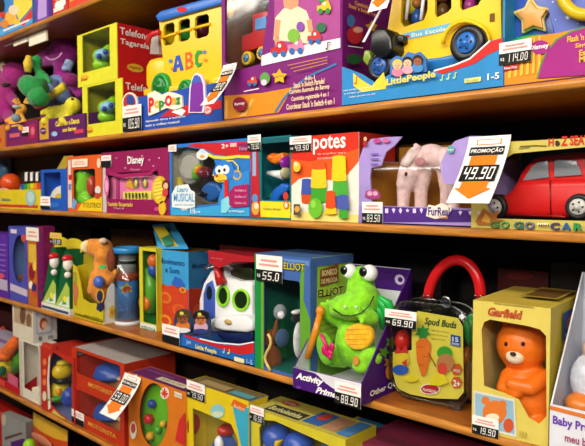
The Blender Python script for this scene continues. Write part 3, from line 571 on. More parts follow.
# rainbow toy in yellow tray
p=Prod('xylophone_box','yellow tray box with orange ball and rainbow toy at left of third shelf','toy box',-22,41,190,'C',.02,0,.16)
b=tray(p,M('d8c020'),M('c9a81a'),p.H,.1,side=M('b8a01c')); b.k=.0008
b.R(p.F,-20,206,38,203.5,M('c03a2a')); b.X(p.F,'Xilofone',1,201,11,198,M('3a7a8a')); b.P(p.F,[(-18,200),(-4,204),(-20,205)],M('6aa8c0')); b.O(p.F,31,198,5,8,M('8fb6b8')); b.O(p.F,31,197,3.4,5.4,M('b8d0cc')); b.build('carton',p.root)
f=p.sub('xylophone_toy','orange ball toy with black and white keys and rainbow bars','toy',(0,0,.004)); y=.1; L=lambda u,v,d=0:f.L(u,v,y+d); s=f.m(10,185,y)
b=MB(); b.ell(L(11,183),(10*s,.05,9.5*s),PL('e0501c')); bd=b.build('ball',f.root)
b=MB(); b.tube([L(3+9*math.cos(t*.5236),196+7*math.sin(t*.5236)*-1,-.05) for t in range(7)],.006,PL('efb0a0')); b.build('handle',f.root)
b=MB(); b.prism([L(u,v,-.01) for u,v in ((19,196),(20,187),(40,183),(41,196))],(0,.06,0),PL('e8e4da'),.003); base=b.build('base',f.root)
for i,c in enumerate(('2a5ab0','2a9a48','8ab82a','e8cf1e','e89a1e','d84a1e')):
    b=MB(); u=20.5+i*3.3; b.prism([L(u,191-i*.15,-.02),L(u,184.5-i*.3,-.02),L(u+3,184-i*.3,-.02),L(u+3,191-i*.2,-.02)],(0,.03,0),PL(c)); b.build('bar',f.root)
for i in range(7):
    b=MB(); u=22+i*2.7; b.prism([L(u,181,-.02),L(u,172.5,-.01),L(u+2.3,172,-.01),L(u+2.3,181,-.02)],(0,.03,0),PL('ece8e0') if i%2 else PL('1c1a1a')); b.build('key',f.root)
b=MB(); b.ell(L(34,194,-.06),(7*s,.02,5*s),PL('e06a1e')); b.ell(L(34,194,-.075),(5*s,.014,3*s),PL('e8c8a8')); b.build('knob',f.root)
b=MB(); b.ell(L(2,170,.06),(12*s,.03,10*s),PL('5f8fb8')); b.build('blue_disc',f.root)
# blue box
p=Prod('toy_box','blue toy box with white and yellow fan shape in its window','toy box',41.5,67.5,170,'C',.02,0,.075)
b=winbox(p,M('1c55b4'),M('1a66d0'),[HR(p.F,44,198,60.5,172,.006,p.W,p.H)]); b.k=.001
for i in range(4): b.Rst(p.S,.3,.2+i*.18,.75,.3+i*.18,M('4a82d0'))
b.O(p.F,55,205,5,2.5,M('2f6ac0')); b.build('carton',p.root)
b=MB(); b.prism([p.L(u,v,.03) for u,v in ((50,197),(52,192),(56,187.5),(62,185),(64,185.5),(64,198.5),(60,198.5))],(0,.03,0),PL('f0ece0')); b.build('fan_toy',p.root)
b=MB(); b.prism([p.L(u,v,.028) for u,v in ((54,198),(57,194),(63.5,192),(63.5,198.4))],(0,.002,0),PL('e8c41e')); b.build('yellow_print',p.root)
b=MB(); b.prism([p.T.pt(*q) for q in ((.62,.02),(.95,.02),(.95,.04),(.62,.04))],(.04,.01,.05),M('a08a1e')); b.build('top_flap',p.root)
tag(p.F,41.5,208.5,51,196.5,'','small white price tag at the lower left of the blue toy box',.25)
# orange box with green toy
p=Prod('toy_box','orange toy box with bright green shape behind window and yellow corner','toy box',68,103,157,'C',.02,0,.17)
b=winbox(p,M('d8591c'),M('7a8a3a'),[HR(p.F,73.5,203,95,168.5,.01,p.W,p.H)]); b.k=.001
b.P(p.F,[(68.4,208),(68.4,160),(71,160),(72.5,208)],M('d8c8c0')); b.R(p.F,69,180,72,175,M('b8281c')); b.R(p.F,69,190,71.5,184,M('5f7ab8'))
b.pst(p.F,[p.F.st(79+22*math.cos(t*.1745),211.5-16*math.sin(t*.1745)) for t in range(0,18)][::-1] if False else [p.F.st(*q) for q in ((78,210.5),(82,204),(88,200),(95,197.5),(102.5,196.5),(102.6,211.5))],M('e8c41a')); b.X(p.F,'POLITRIC!',84,207.5,101,202.5,M('3a2a14'),.01,0)
b.P(p.F,[(72,208),(74,198),(78,202),(75,209)],M('6f9fd0')); b.O(p.F,98.5,190,3,4,M('d8d4cc')); b.O(p.F,98,196,3,3,M('b8442a')); b.O(p.F,99.5,163,2,5,M('e8c8a8'))
b.build('carton',p.root); y=.045
blob('green_toy',p.root,[('c',[p.L(79,176,y),p.L(86,174,y),p.L(84,188,y),p.L(77,192,y)],[.026,.03,.034,.026]),('c',[p.L(80,198,y),p.L(88,200,y)],[.03,.03])],PL('7ccc2a'),.005)
b=MB(); b.ell(p.L(92,186,y-.02),(.02,.02,.04),PL('b83a2a')); b.ell(p.L(92,178,y+.02),(.02,.02,.05),PL('2f8a3c')); b.build('side_toy',p.root)
tag(p.F,73,167.5,88.5,158.5,'','pale price tag strip on top of the orange box with green toy',.0,white='f0dcc0'); 
# pink piano box
MGT=M('8e1450')
p=Prod('piano_box','magenta toy piano box with pink keyboard toy and yellow mirror','toy box',102.5,169.3,153,'C',.02,0,.16)
b=winbox(p,MGT,M('d8609a'),[HR(p.F,108,199,158,171,.006,p.W,p.H)],pane=True); b.k=.001
b.P(p.F,[(103,213),(103,157),(105.5,157),(107,213)],M('c8b8b4')); b.O(p.F,107,186,2.5,10,M('d05a98')); b.O(p.F,107,186,1.6,6,M('e8a0c0'))
b.P(p.F,[(109,171),(121,174),(150,172),(158,165),(158,169),(150,175),(121,178),(109,175)],M('a01a5c'))
for q in ((112,162),(117,158),(150,160),(154,166),(126,168),(143,156),(160,158)): b.P(p.F,star(q,1.1,.4),M('e8b8d0'))
b.X(p.F,'Disney',128.5,166.5,145,156.5,WHT,.02); b.X(p.F,'Princesa',132,170.5,141,168.8,M('e8c0d0'),.0)
b.X(p.F,'Teclado Encantado',108.5,206,134,202,M('f0d24a'),.01); b.X(p.F,'Musical',115,209,125,207,M('e8a8c0'),.0); b.O(p.F,158,209,2.6,2.2,M('c8407a'))
b.build('carton',p.root); y=.02; L=lambda u,v,d=0:p.L(u,v,y+d)
b=MB(); b.prism([L(u,v) for u,v in ((109,204),(109,178),(121,174),(150,172),(157,176),(157,204))],(0,.05,0),PL('f07fb0'),.005); bd=b.build('toy_piano',p.root)
b=MB(); b.prism([L(u,v,-.012) for u,v in ((123,203),(123,192),(151,191),(151,203))],(0,.014,0),PL('e8dc5a'),.001); b.k=.002
for i in range(1,8):
    u=123+i*3.5; q=p.plane(y-.0125); b.ln(q,[(u,202.5),(u,197)],.6,M('6a5a2a')); b.R(q,u-.7,197.5,u+.7,192.8,M('3a2a1a'))
b.build('keyboard',bd)
for u in (136,145):
    b=MB(); b.lathe([(.022,0),(.024,-.006),(.012,-.01),(.001,-.011)],L(u,183,-.001),PL('9a8a88'),'Y'); b.ell(L(u,183,-.012),(.007,.004,.012),PL('e8d45a')); b.build('dial',bd)
b=MB(); b.prism([L(u,v,-.006) for u,v in ((125,187),(129,177),(133,189))],(0,.008,0),PL('e0a82e'),.001); b.build('fan_button',bd)
b=MB(); b.prism([L(u,v,-.004) for u,v in ((116,200),(116,176),(119,176),(119,200))],(0,.006,0),PL('a83a78')); b.build('side_strip',bd)
b=MB(); q=p.plane(-.0032); b.plate(q,oval(160.5,190,7.5,14),.004,M('ddb32a')); b.plate(q,oval(163,208,3.5,7),.004,M('ddb32a')); b.k=.005; b.O(q,159.5,189,5,10.5,M('e8d24a')); 
for i in range(5): b.ln(q,[(155,182+i*3.6),(164,180+i*3.6)],.5,M('b88a1e'))
b.O(q,167,185,3.4,5,M('5a2a18')); b.O(q,167.5,186,2.4,3.4,M('e8b08a')); b.O(q,167,192.5,3,4,M('c83a3a')); b.build('mirror_card',p.root)
tag(p.F,102.5,167.5,112,155,'','white and dark price tag on upper left of the pink piano box',.55)
# monkey box
p=Prod('monkey_toy_box','blue and red toy box with smiling monkey and steering toy in window','toy box',170,251,145,'C',.015,0,.16)
Fp=p.F; win=[Fp.st(*q) for q in ((172,202),(171.5,149),(186,147),(205,150),(214,160),(220,178),(224,196),(216,204),(190,206))][::-1]
b=winbox(p,M('2a72c0'),M('b4ac98'),[win],side=M('b01c2a'),pane=True,floor=M('a09a8c')); b.k=.001
b.P(Fp,[(187,146),(195,143.3),(250.5,141.6),(250.5,155),(232,156),(214,154),(205,149)],M('c41f28')); b.R(Fp,222,147.5,226,142.7,WHT) if False else b.X(Fp,'2+',222,148.5,229,144,WHT,.02); b.R(Fp,230.5,147,237,143.3,M('e8b8b0')); b.R(Fp,239,152,248.5,144,M('8a1a54')); b.X(Fp,'Fisher',240,150.5,248,147,M('d0b0d0'),0)
b.ln(Fp,[(206,153),(214,157),(226,158),(238,156.5),(250.4,157)],3,M('e0d232')); b.O(Fp,203,155,6,5,M('d8e0e0')); b.O(Fp,203,156.5,2.4,1.6,M('e8a03a')); b.O(Fp,203,151,3,2,M('c8d8e8'))
b.P(Fp,[(221,215.5),(219,200),(226,178),(250.5,170),(250.5,216)],M('2f86d0')); b.P(Fp,[(172,216),(172,206),(198,208),(222,205),(250.5,208),(250.5,216.3)],M('38a0d8'))
# monkey face (a plain toy monkey)
b.ln(Fp,[(214,176),(217,166),(224,161),(234,161),(239,166),(239.5,172)],1.2,M('e8d23a')); b.O(Fp,238,175,4.6,5,M('d8a83a')); b.O(Fp,238,175,3,3.4,M('3f86d8')); b.P(Fp,[(214,172),(217,165),(225,160),(233,163),(236,170),(234,178),(226,183),(217,180)],M('2a7ad0'))
b.O(Fp,221,170.5,4.4,5,M('eef0ea')); b.O(Fp,227,169.5,3.8,4.6,M('eef0ea')); b.O(Fp,220.6,171,1.4,1.8,BLK); b.O(Fp,226,170,1.3,1.7,BLK); b.O(Fp,222,178,6.5,4.4,M('e8c23a')); b.O(Fp,218.5,176,1.6,1.4,M('c8341e')); b.ln(Fp,[(219,180),(222,181.5),(226,180)],.8,M('7a4a1a'))
b.R(Fp,226,199,230,180,M('d0241e')); b.P(Fp,[(223,213),(223,200),(230,196),(233,206),(228,213)],M('7fd0e0'))
b.P(Fp,[(231,205),(231,192),(236,186),(250.4,184),(250.4,206),(235,208)],M('a41a5c'))
for i in range(3): b.X(Fp,'botões e luzes'[:9+i],237,191.5+i*6.2,248,189+i*6.2,M('e8c8d8'),0)
b.P(Fp,[(174,207),(174,194),(178,186),(190,184),(193,190),(197,192),(197,207),(188,209)],M('dfe8ea')); b.X(Fp,'Learn',179.5,192,190,187,M('3f86c0'),.02); b.X(Fp,'MUSICAL',176,201.5,196.5,193.5,M('5f9ad0'),.02); b.X(Fp,'aprender brincando',177,206,196,203.4,M('5a86a8'),0)
b.X(Fp,'Idade',184,210.5,190,208.4,WHT,0); b.X(Fp,'1½',193,213.5,198,208,WHT,.02); b.X(Fp,'grande',199,213,203,210.6,WHT,.0); b.X(Fp,'aprendizagem',231,212.5,247,209.5,WHT,0)
b.build('carton',p.root); y=.036; L=lambda u,v,d=0:p.L(u,v,y+d); s=p.m(200,190,y)
b=MB(); b.prism([L(u,v,-.02) for u,v in ((199,197),(201,187),(208,181),(218,184),(221,191),(219,197),(209,203))],(0,.06,0),PL('1f5aa0'),.012); b.ell(L(203,194,-.03),(3*s,.02,3*s),PL('161a2a')); bs=b.build('steering_base',p.root)
b=MB(); b.lathe([(.055,-.01),(.06,0),(.055,.01),(.03,.012),(.001,.012)],L(191,166,.0),PL('a8a49a',.4),'Y'); b.tube([L(190+10*math.cos(t*.449),166+13*math.sin(t*.449),-.01) for t in range(14)],.005,PL('8a8a86'),True); b.build('wheel_disc',p.root)
b=MB(); b.ell(L(198,172,-.03),(5*s,.02,9*s),PL('5fa83a'),Matrix.Rotation(.5,3,'Y')); b.ell(L(199,170,-.04),(2.6*s,.016,5*s),PL('e07a1e'),Matrix.Rotation(.5,3,'Y')); b.build('green_lever',p.root)
b=MB(); b.ell(L(206,173,-.02),(5*s,.03,6*s),PL('6a2432')); b.k=.001; b.build('brown_knob',p.root)
b=MB(); b.prism([L(u,v,-.0275) for u,v in star((206,173),2.4,.45)],(0,.004,0),PL('e8c8c8')); b.build('star_button',p.root)
b=MB(); b.tube([L(180,178,.0),L(183,196,.0)],.014,PL('b8a832')); b.build('yellow_stick',p.root)
tag(p.F,169.5,152,177.5,144.5,'','small pale price tag at upper left corner of the monkey box',.0,white='e8e4da')
# teal tool box
p=Prod('toy_box','teal toy box with orange and blue tools, yellow base, left of cup box','toy box',251,291,138.5,'C',.015,0,.16)
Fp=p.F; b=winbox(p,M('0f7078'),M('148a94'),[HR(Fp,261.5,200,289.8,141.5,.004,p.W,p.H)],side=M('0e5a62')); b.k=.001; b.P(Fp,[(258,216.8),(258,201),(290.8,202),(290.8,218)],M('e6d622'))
b.P(Fp,[(251.3,216.5),(251.3,140),(258,140),(261,216.8)],M('b81f2e')); b.R(Fp,253,176,256.5,152,M('8fa8c8')); b.O(Fp,256,208,4,7,M('d0a03a')); b.O(Fp,255.5,198,3,4,M('5a8ac0')); b.O(Fp,257,206,2.4,3,M('e8d8c0'))
b.R(Fp,259,144,290,139.5,M('0e5a62')); b.X(Fp,'Construa Brinque',264,210.5,281.5,207.5,M('3a4a2a'),0); b.O(Fp,286.5,196,2.6,4,M('c83a2a')); b.O(Fp,287,205,2.8,4.4,M('d86a2a')); b.O(Fp,287,205,1.6,2.8,M('f0d8c0'))
b.build('carton',p.root); y=.036; L=lambda u,v,d=0:p.L(u,v,y+d); s=p.m(275,170,y)
b=MB(); b.ell(L(275,158),(7*s,.025,5*s),PL('e06a12')); b.prism([L(u,v,-.02) for u,v in ((267,161),(268,157),(282,152),(284,160),(274,164))],(0,.04,0),PL('e07412'),.006); b.build('orange_drill',p.root)
b=MB(); b.ell(L(288,163,-.0),(4.6*s,.03,7*s),PL('8a1f9a')); b.build('purple_knob',p.root)
b=MB(); b.tube([L(268,173,-.01),L(284,175,-.01)],[.006,.014],PL('d8e0e0')); b.ell(L(286,173,-.01),(4*s,.02,6*s),PL('b8b088')); b.build('grey_screwdriver',p.root)
b=MB(); b.prism([L(u,v,-.01) for u,v in ((268,200),(272,190),(281,183),(288,185),(287,191),(280,196),(276,204))],(0,.03,0),PL('1f62c0'),.006); b.build('blue_saw',p.root)
b=MB(); b.prism([L(u,v,.01) for u,v in ((266,197),(270,193),(277,190),(280,196),(272,198))],(0,.02,0),PL('3a9a3c'),.003); b.build('green_blade',p.root)
tag(p.F,249.5,151,262.5,134.5,'79.90','white and dark price tag on the left edge of the teal tool box',.5,.006)
# potes
p=Prod('cup_box','white and red box of stacking cups with large white lettering','toy box',291.5,358.6,137.5,'C',.015,0,.15)
Fp=p.F; b=carton(p,M('e6e2d2'),side=M('b02418'),top=M('a82416')); b.pst(Fp,[(0,1),(0,.42),(.12,.5)]+[(.12+.1*i,.5+.02*math.sin(i)) for i in range(1,8)]+[(1,.68),(1,1)],M('e0561a'))
b.pst(Fp,[(0,1),(0,.74),(.3,.7),(.7,.76),(1,.82),(1,1)],M('d42a14')); b.pst(Fp,[(0,0),(0,.09),(.5,.12),(1,.09),(1,0)],M('e8d878'))
b.X(Fp,'potes',313.5,154.5,346,136.5,WHT,.02); b.X(Fp,'de empilhar para',318,155.5,346,153,M('f0c8b0'),0); b.X(Fp,'encaixar',318,159.5,336,157,M('f0c8b0'),0)
def cup(u,v0,v1,w,c,flip=0):
    t=.85; q=[(u-w*(1 if flip else t),v0),(u+w*(1 if flip else t),v0),(u+w*(t if flip else 1),v1),(u-w*(t if flip else 1),v1)]; b.P(Fp,q,M(c)); b.O(Fp,u,v1,w*(t if flip else 1),1.4,M(c)); b.O(Fp,u,v0,w*(1 if flip else t),1.4,M(c))
cup(307.5,202,192,6,'d04a1c'); cup(307.5,193,180,5.5,'3f54a8',1); cup(320,201,186,8.5,'3fa02a',1); cup(320,187,168,8,'ecc41e',1); cup(320,168,162,7.2,'d8541c',1)
cup(342,205,195,6.5,'3f54a8',1); cup(342,195,180,8,'47a838',1); cup(341,180,157,7.5,'f0c818',1); cup(333,213,207,6,'e8c01e',1); cup(333,207,192,5,'dc4a1a',1)
b.O(Fp,318,208,7,10,M('6ab82a')); b.O(Fp,316,204,2.4,4,M('8fd04a')); cup(346,217,209,4.5,'3fa02a',1); cup(346,208,196,6,'4a5aa8',1)
b.O(Fp,300,167,3.6,5,M('e8c23a')); b.O(Fp,299,164,2,2.4,M('f0dca0')); b.ln(Fp,[(297,173),(303,172)],1,BLK); b.R(Fp,297,215,303.5,204,M('5a4a3a')); b.O(Fp,300.5,209,2.6,3,M('d8a03a')); b.X(Fp,'15 peças',297,218,304,216,BLK,0)
b.build('carton',p.root); PO=p
tag(p.F,291,152.5,312.5,135.5,'43.90','white price tag on the upper left of the stacking cup box',.5,.004)
# pony box
LV=M('a58fd0'); LVd=M('8f78c4')
p=Prod('pony_box','lilac toy box with wide clear window and purple patterned base','toy box',359.3,486,141,'C',.015,0,.17,H=.185); Fp=p.F; W,H,D=p.W,p.H,p.D
b=MB(); b.box((0,0,0),(W,D,.003),LV); b.box((0,D-.003,.003),(W,D,H),M('b87f26')); b.box((W-.003,.003,.003),(W,D,H*.75),LV); b.box((0,.003,.003),(.003,D,H*.8),LV)
b.raw([(.004,.004,.0036),(W-.004,.004,.0036),(W-.004,D-.004,.0036),(.004,D-.004,.0036)],[(0,1,2,3)],M('c8921a')); b.raw([(.004,D-.0036,.003),(W-.004,D-.0036,.003),(W-.004,D-.0036,H*.45),(.004,D-.0036,H*.55)],[(0,1,2,3)],M('a8741a'))
b.raw([(.0034,.004,.004),(.0034,D-.004,.004),(.0034,D-.004,H*.79),(.0034,.004,H*.79)],[(0,1,2,3)],M('b87f26'))
b.plate(Fp,[(359,223),(359,160),(363,148),(371,139),(388,137),(402,136.5),(395,145),(386,152),(383,160),(381,166),(371,168),(370,178),(371,190),(372,203),(384,206),(490,209),(490,229)],-.004,LV)
b.plate(Fp,[(444,184),(441,172),(441,162),(447,150),(455,141),(470,136),(482,136),(486,140),(486,185)],-.004,LV); b.k=.0008
b.P(Fp,[(384,222),(384,206.5),(430,208.5),(486,211),(486,222)],M('4a2580')); b.P(Fp,[(359.5,223),(359.5,206),(384,207),(384,224)],LVd)
for i,u in enumerate((387,394,401,408,415,422)):
    if i%2: b.P(Fp,[(u-1.8,209.5),(u,207.8),(u+1.8,209.5),(u+.2,213.5)] if i%4==1 else star((u,210.5),2.2),M('d8c8ec'))
    else: b.P(Fp,[(u,207.5),(u+1.8,210.5),(u,213.8),(u-1.8,210.5)] if i%4 else [(u-1.6,208.5),(u+1.6,208.5),(u+1.6,213),(u-1.6,213)],M('d8c8ec'))
for u in (461,471,480): b.P(Fp,[(u-2,212),(u,210.6),(u+2,212),(u,215.5)],M('d8c8ec'))
b.P(Fp,[(427,216),(429,204.5),(436,206),(442,203),(449,206),(452,204),(452.5,210),(447,217),(436,219)],M('e8e0d0')); b.X(Fp,'FurReal',429,215.5,450.5,207,M('4a2a7a'),.03); b.X(Fp,'friends',440,218.5,449,215.5,M('d89a2a'),.02)
b.P(Fp,[(366,197),(367,191),(372,190),(377,189),(381,193),(381.5,198),(374,199.5)],M('a03a7a')); b.O(Fp,371,193.5,2.6,2.4,M('d8a0c0')); b.O(Fp,376.5,193.5,2.6,2.4,M('d8a0c0'))
b.O(Fp,452,149.5,3.4,4,M('4fa0a8')); b.X(Fp,'Newborn',448.5,151,455,148.6,WHT,0)
for i in range(3): b.R(Fp,372,155+i*5,380,153.5+i*5,M('7a62b4'))
b.O(Fp,366.5,143,2.2,4,M('a8242e')); b.O(Fp,367,139,1.6,2,M('e8c090')); b.O(Fp,379,141,4,2.4,M('b8428a')); b.O(Fp,388,140.5,3.4,2.2,M('c8649a'))
b.build('carton',p.root)
b=MB(); n=12; pr=[(0,.0,.004),(0,-.001,.02)]; cz=H*.52; arc=[(D*.5-(D*.5-.001)*math.cos(3.1416*i/n),H*.55+.45*H*math.sin(3.1416*i/n)) for i in range(n+1)]; arc=[(0.0,.035)]+arc
b.raw([V((x,yy-.0008,z)) for yy,z in arc for x in (.001,W-.001)],[(2*i,2*i+1,2*i+3,2*i+2) for i in range(len(arc)-1)],film('ffffff','curved_clear_cover',.04),True); b.build('clear_cover',p.root); PP=p
tag(p.F,363.5,223,384,202,'83.50','price tag reading 83.50 at the lower left of the lilac pony box',.48,.005)
f=p.sub('toy_pony','pale pink plush toy pony standing behind curved clear window','plush toy',(0,0,.004)); y=.085; L=lambda u,v,d=0:f.L(u,v,y+d); s=f.m(420,180,y); PK=FB('e4c4c2')
blob('body',f.root,[('e',L(431,157),(17*s,.036,13*s)),('e',L(447,160),(11*s,.034,13*s)),('c',[L(424,156,-.01),L(411,163,-.02),L(404,176,-.03)],[10*s,10.5*s,7*s]),('c',[L(406,172,-.03),L(402,184,-.035)],[8*s,6*s]),
 ('c',[L(413,170,-.02),L(404,190,-.025),L(403,207,-.025)],[10*s,7.5*s,6*s]),('c',[L(424,168,.0),L(421,190,0),L(421,208,0)],[10*s,7*s,6.5*s]),('c',[L(446,168,.01),L(447,190,.01),L(446,208,.01)],[10*s,7*s,6*s]),('c',[L(452,168,-.02),L(455,190,-.02),L(454,208,-.02)],[9*s,6*s,6*s])],PK,.0035,5)
b=MB(); b.tube([L(420,148,-.02),L(412,155,-.035),L(404,166,-.05)],[.012,.014,.01],FB('ecd6d2')); b.build('mane',f.root)
b=MB(); b.tube([L(418,150,-.03),L(415,144,-.03)],[.01,.004],PK); b.build('ear',f.root)
b=MB(); b.ell(L(406,174,-.058),(.004,.003,.005),PL('2a1a1a')); b.build('eye',f.root)
b=MB(); b.ell(L(420,162,-.045),(.014,.004,.01),FB('b0787c')); b.build('saddle_patch',f.root)
PROMO=promo(PP.F,470,137.5,.088,.132,.09,'49.90','white flyer reading PROMOÇÃO 49.90 hanging between pony box and red car box',off=.004)
# red car box
YG=M('c8b85a')
p=Prod('car_box','yellow edged toy box with black interior around the red car','toy box',471,640,144,'C',.012,0,.2); Fp=p.F
hole=[Fp.st(*q) for q in ((492,218.5),(487,205),(490,168),(513,153.5),(585,147),(636,143),(636,222.5),(585,221))]
b=winbox(p,YG,M('0d0b0b'),[hole],side=YG,top=YG,pane=True); b.k=.001
b.X(Fp,'H',548.5,146.5,554,138.5,M('c8281c'),.03); b.P(Fp,[(555.5,145),(555.5,141.5),(557.5,140.2),(560,142),(560,145),(557.5,146.5)],M('3a2a1a')); b.X(Fp,'Z SEAT',561.5,146,590,136.5,M('c8281c'),.03)
b.ln(Fp,[(520,146.5),(536,145.5),(547,146)],1,M('6a5a2a')); b.ln(Fp,[(519,148.5),(530,147.5)],.8,M('8a7a3a'))
b.P(Fp,[(476,221),(484,208),(492,214),(499,210),(497,219),(505,220),(492,225),(478,225)],M('a8642a')); b.P(Fp,[(482,221),(486,213),(491,219),(490,223)],M('d8a03a'))
for ch,u0,u1,c in (('G',490,499.5,'4f7a3a'),('O',501,510,'5a9a5a'),('G',514.5,524,'3a7a6a'),('O',525.5,535.5,'6a6a8a'),('C',551,560.5,'4a3a6a'),('A',562.5,572,'2a5a9a'),('R',574.5,584,'2a8a4a'),('S',586,596,'8a3a2a')):
    b.X(Fp,ch,u0+.6,228.2+(u0-490)*.03,u1+.6,220.9+(u0-490)*.025,M('2a2a1a'),.05); b.X(Fp,ch,u0,227.7+(u0-490)*.03,u1,220.7+(u0-490)*.025,M(c),.04)
for i in range(10): b.R(Fp,539+i*1.2,224.5+(i%2)*1.8,540.2+i*1.2,222.7+(i%2)*1.8,BLK if i%2 else WHT)
b.build('carton',p.root)
f=p.sub('toy_car','large red toy car with grey windows and white wheels','toy car',(0,0,.004)); y=.05; L=lambda u,v,d=0:f.L(u,v,y+d); RD=PL('cc1210',.38)
b=MB(); b.prism([L(u,v,-.012) for u,v in ((497,218),(496,204),(499,197),(508,192),(516,180),(600,178),(634,186),(638,200),(637,218))],(0,.13,0),RD,.014)
b.prism([L(u,v,.004) for u,v in ((511,190),(519,172),(530,159),(543,154.5),(580,151),(605,152),(620,165),(632,188))],(0,.098,0),RD,.016); bd=b.build('body',f.root)
b=MB()
for w_ in ([(522.5,180.5),(532,166),(538,162),(548,160.5),(548.5,177.5),(530,180)],[(554,177),(554,161),(558,159.5),(576,160.5),(582,175)]):
    b=MB(); b.prism([L(u,v,-.0005) for u,v in w_],(0,.004,0),PL('7f858c',.2),.001); b.build('side_window',bd)
b=MB(); b.tube([L(551,216,-.0125),L(550,180,-.0125)],.0014,PL('7a0a0c')); b.build('door_line',bd)
b=MB(); b.tube([L(500,214,-.012),L(560,216.5,-.0125),L(566,217,-.0125)],.003,PL('8f0c0e')); b.build('sill',bd)
for u,v,r in ((493.5,207.5,13.5),(578,207,13.5)): wheel(f,u,v,y-.02,r,.035,PL('101012',.5),PL('c8c4be'),.62,'wheel',f.root)
# ================================================================ row 3
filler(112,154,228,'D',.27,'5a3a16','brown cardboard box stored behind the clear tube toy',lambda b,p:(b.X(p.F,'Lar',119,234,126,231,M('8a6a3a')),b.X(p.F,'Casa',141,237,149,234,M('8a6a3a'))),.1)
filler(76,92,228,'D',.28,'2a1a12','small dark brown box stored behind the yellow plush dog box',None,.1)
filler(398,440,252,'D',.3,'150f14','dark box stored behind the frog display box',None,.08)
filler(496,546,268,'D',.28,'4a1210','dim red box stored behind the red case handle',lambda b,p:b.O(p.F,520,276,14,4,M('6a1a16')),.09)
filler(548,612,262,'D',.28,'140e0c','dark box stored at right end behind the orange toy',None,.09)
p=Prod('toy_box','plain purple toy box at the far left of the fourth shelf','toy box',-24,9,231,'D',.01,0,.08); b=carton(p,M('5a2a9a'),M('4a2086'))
for i in range(7): b.R(p.F,-8,244+i*5,6,242.6+i*5,M('8a62c0'))
b.R(p.F,-20,284,8,274,M('b8a8c0')); b.O(p.F,2,276,3,3,M('c84a6a')); b.build('carton',p.root)
p=Prod('toy_box','blue violet toy box with tall oval window, second on fourth shelf','toy box',10,28,226,'D',.01,0,.1)
b=winbox(p,M('4a4aa8'),M('6a86b8'),[[p.F.st(*q) for q in oval(19,259,6.5,24,24)]]); b.k=.001; b.P(p.F,[(10.5,290),(10.5,283),(27.6,290),(27.6,297)],M('c8b8c8')); b.R(p.F,11,233,17,229,M('d8c8d8')); b.O(p.F,24,238,2.4,4,M('c84a3a')); b.build('carton',p.root)
b=MB(); b.ell(p.L(19,258,.06),(.022,.03,.06),PL('7f9ac8')); b.ell(p.L(19,244,.06),(.02,.02,.03),PL('e0b890')); b.ell(p.L(19,277,.05),(.024,.03,.03),PL('c8783a')); b.build('doll',p.root)
p=Prod('toy_box','yellow and red toy box with small figures under a white tag','toy box',28.5,37.5,229,'D',.012,0,.06); b=carton(p,M('b8641e'))
b.R(p.F,29,262,36.6,244,M('d8b03a')); b.O(p.F,32,272,3,8,M('8a1a2a')); b.O(p.F,35,266,2,5,M('e8c04a')); b.O(p.F,31,285,2,4,M('e8e0d0')); b.O(p.F,34.5,288,2.4,5,M('3a2a6a')); b.O(p.F,35,294,2,3,M('d8442a')); b.build('carton',p.root)
tag(p.F,27.2,240,39.5,228,'','white square price tag above the yellow and red box on fourth shelf',0.0,white='ece6d4')
p=Prod('toy_box','thin magenta toy box with toothed edge left of the green cone packs','toy box',38,44.5,226,'D',.012,0,.05); b=carton(p,M('74124e'))
for i in range(9): b.P(p.F,[(41.5,234+i*7),(44.4,236.5+i*7),(41.5,239+i*7)],M('4a1a6a'))
b.R(p.F,38.4,298,44,290,M('5a2a5a')); b.build('carton',p.root)
def cone_pack():
    p=Prod('cone_pack','left one of two green cone toy packs with yellow round hang tops','toy pack',41.5,56,246,'D',.008,0,.1); Fp=p.F; W,H,D=p.W,p.H,p.D
    b=MB(); b.prism([(0,0,0),(W,0,0),(W,D,0),(0,D,0)],(0,0,H*.1),M('dcdcd8')); G=M('0c5a30')
    b.prism([(0,.004,H*.1),(W,.004,H*.1),(W,.004,H),(W*.72,.004,H)],(0,D-.01,0),G); f=p.plane(.004); b.k=.001
    b.pst(f,[(.02,.1),(.98,.1),(.98,.42),(.8,.5)],M('a8c04a')); b.pst(f,[(.2,.12),(.95,.12),(.95,.3)],M('dfe4d8')); b.pst(f,[(.5,.14),(.62,.26),(.8,.16)],M('4a9a4a'))
    b.pst(f,[(.7+.13*math.cos(t*.3927),.24+.05*math.sin(t*.3927)) for t in range(16)],M('e8e03a')); b.Rst(p.F,.05,.02,.95,.06,M('3a4a5a')); b.build('carton',p.root)
    b=MB(); b.prism([(W*(.62+.6*math.cos(t*.3142)),.05,H*(1.03+.12*math.sin(t*.3142))) for t in range(20)],(0,.003,0),M('d8c02a')); b.build('hang_card',p.root)
    b=MB(); b.ell((W*.97,.0,H*.78),(W*.13,.02,H*.1),PL('e8e4dc')); b.ell((W*.97,-.002,H*.87),(W*.12,.022,H*.055),PL('c8202a')); b.ell((W*.97,-.002,H*.62),(W*.09,.014,H*.05),PL('e4dcd4')); b.build('white_red_figure',p.root)
    return p
c1=cone_pack(); c1.root['group']='green cone packs'
du=Prod('tmp','x','x',54,70,252,'D',.006); bpy.data.objects.remove(du.root)
CP=dup(c1.root,du.loc,'right one of two green cone toy packs, beside the yellow house box')
fr=Prod('tmp','x','x',54,74,240,'D',.006); bpy.data.objects.remove(fr.root); tag(fr.F,57.5,243.5,69,233,'59.90','yellow and black price tag on the green cone packs',.5,.03,white='d8c02a')
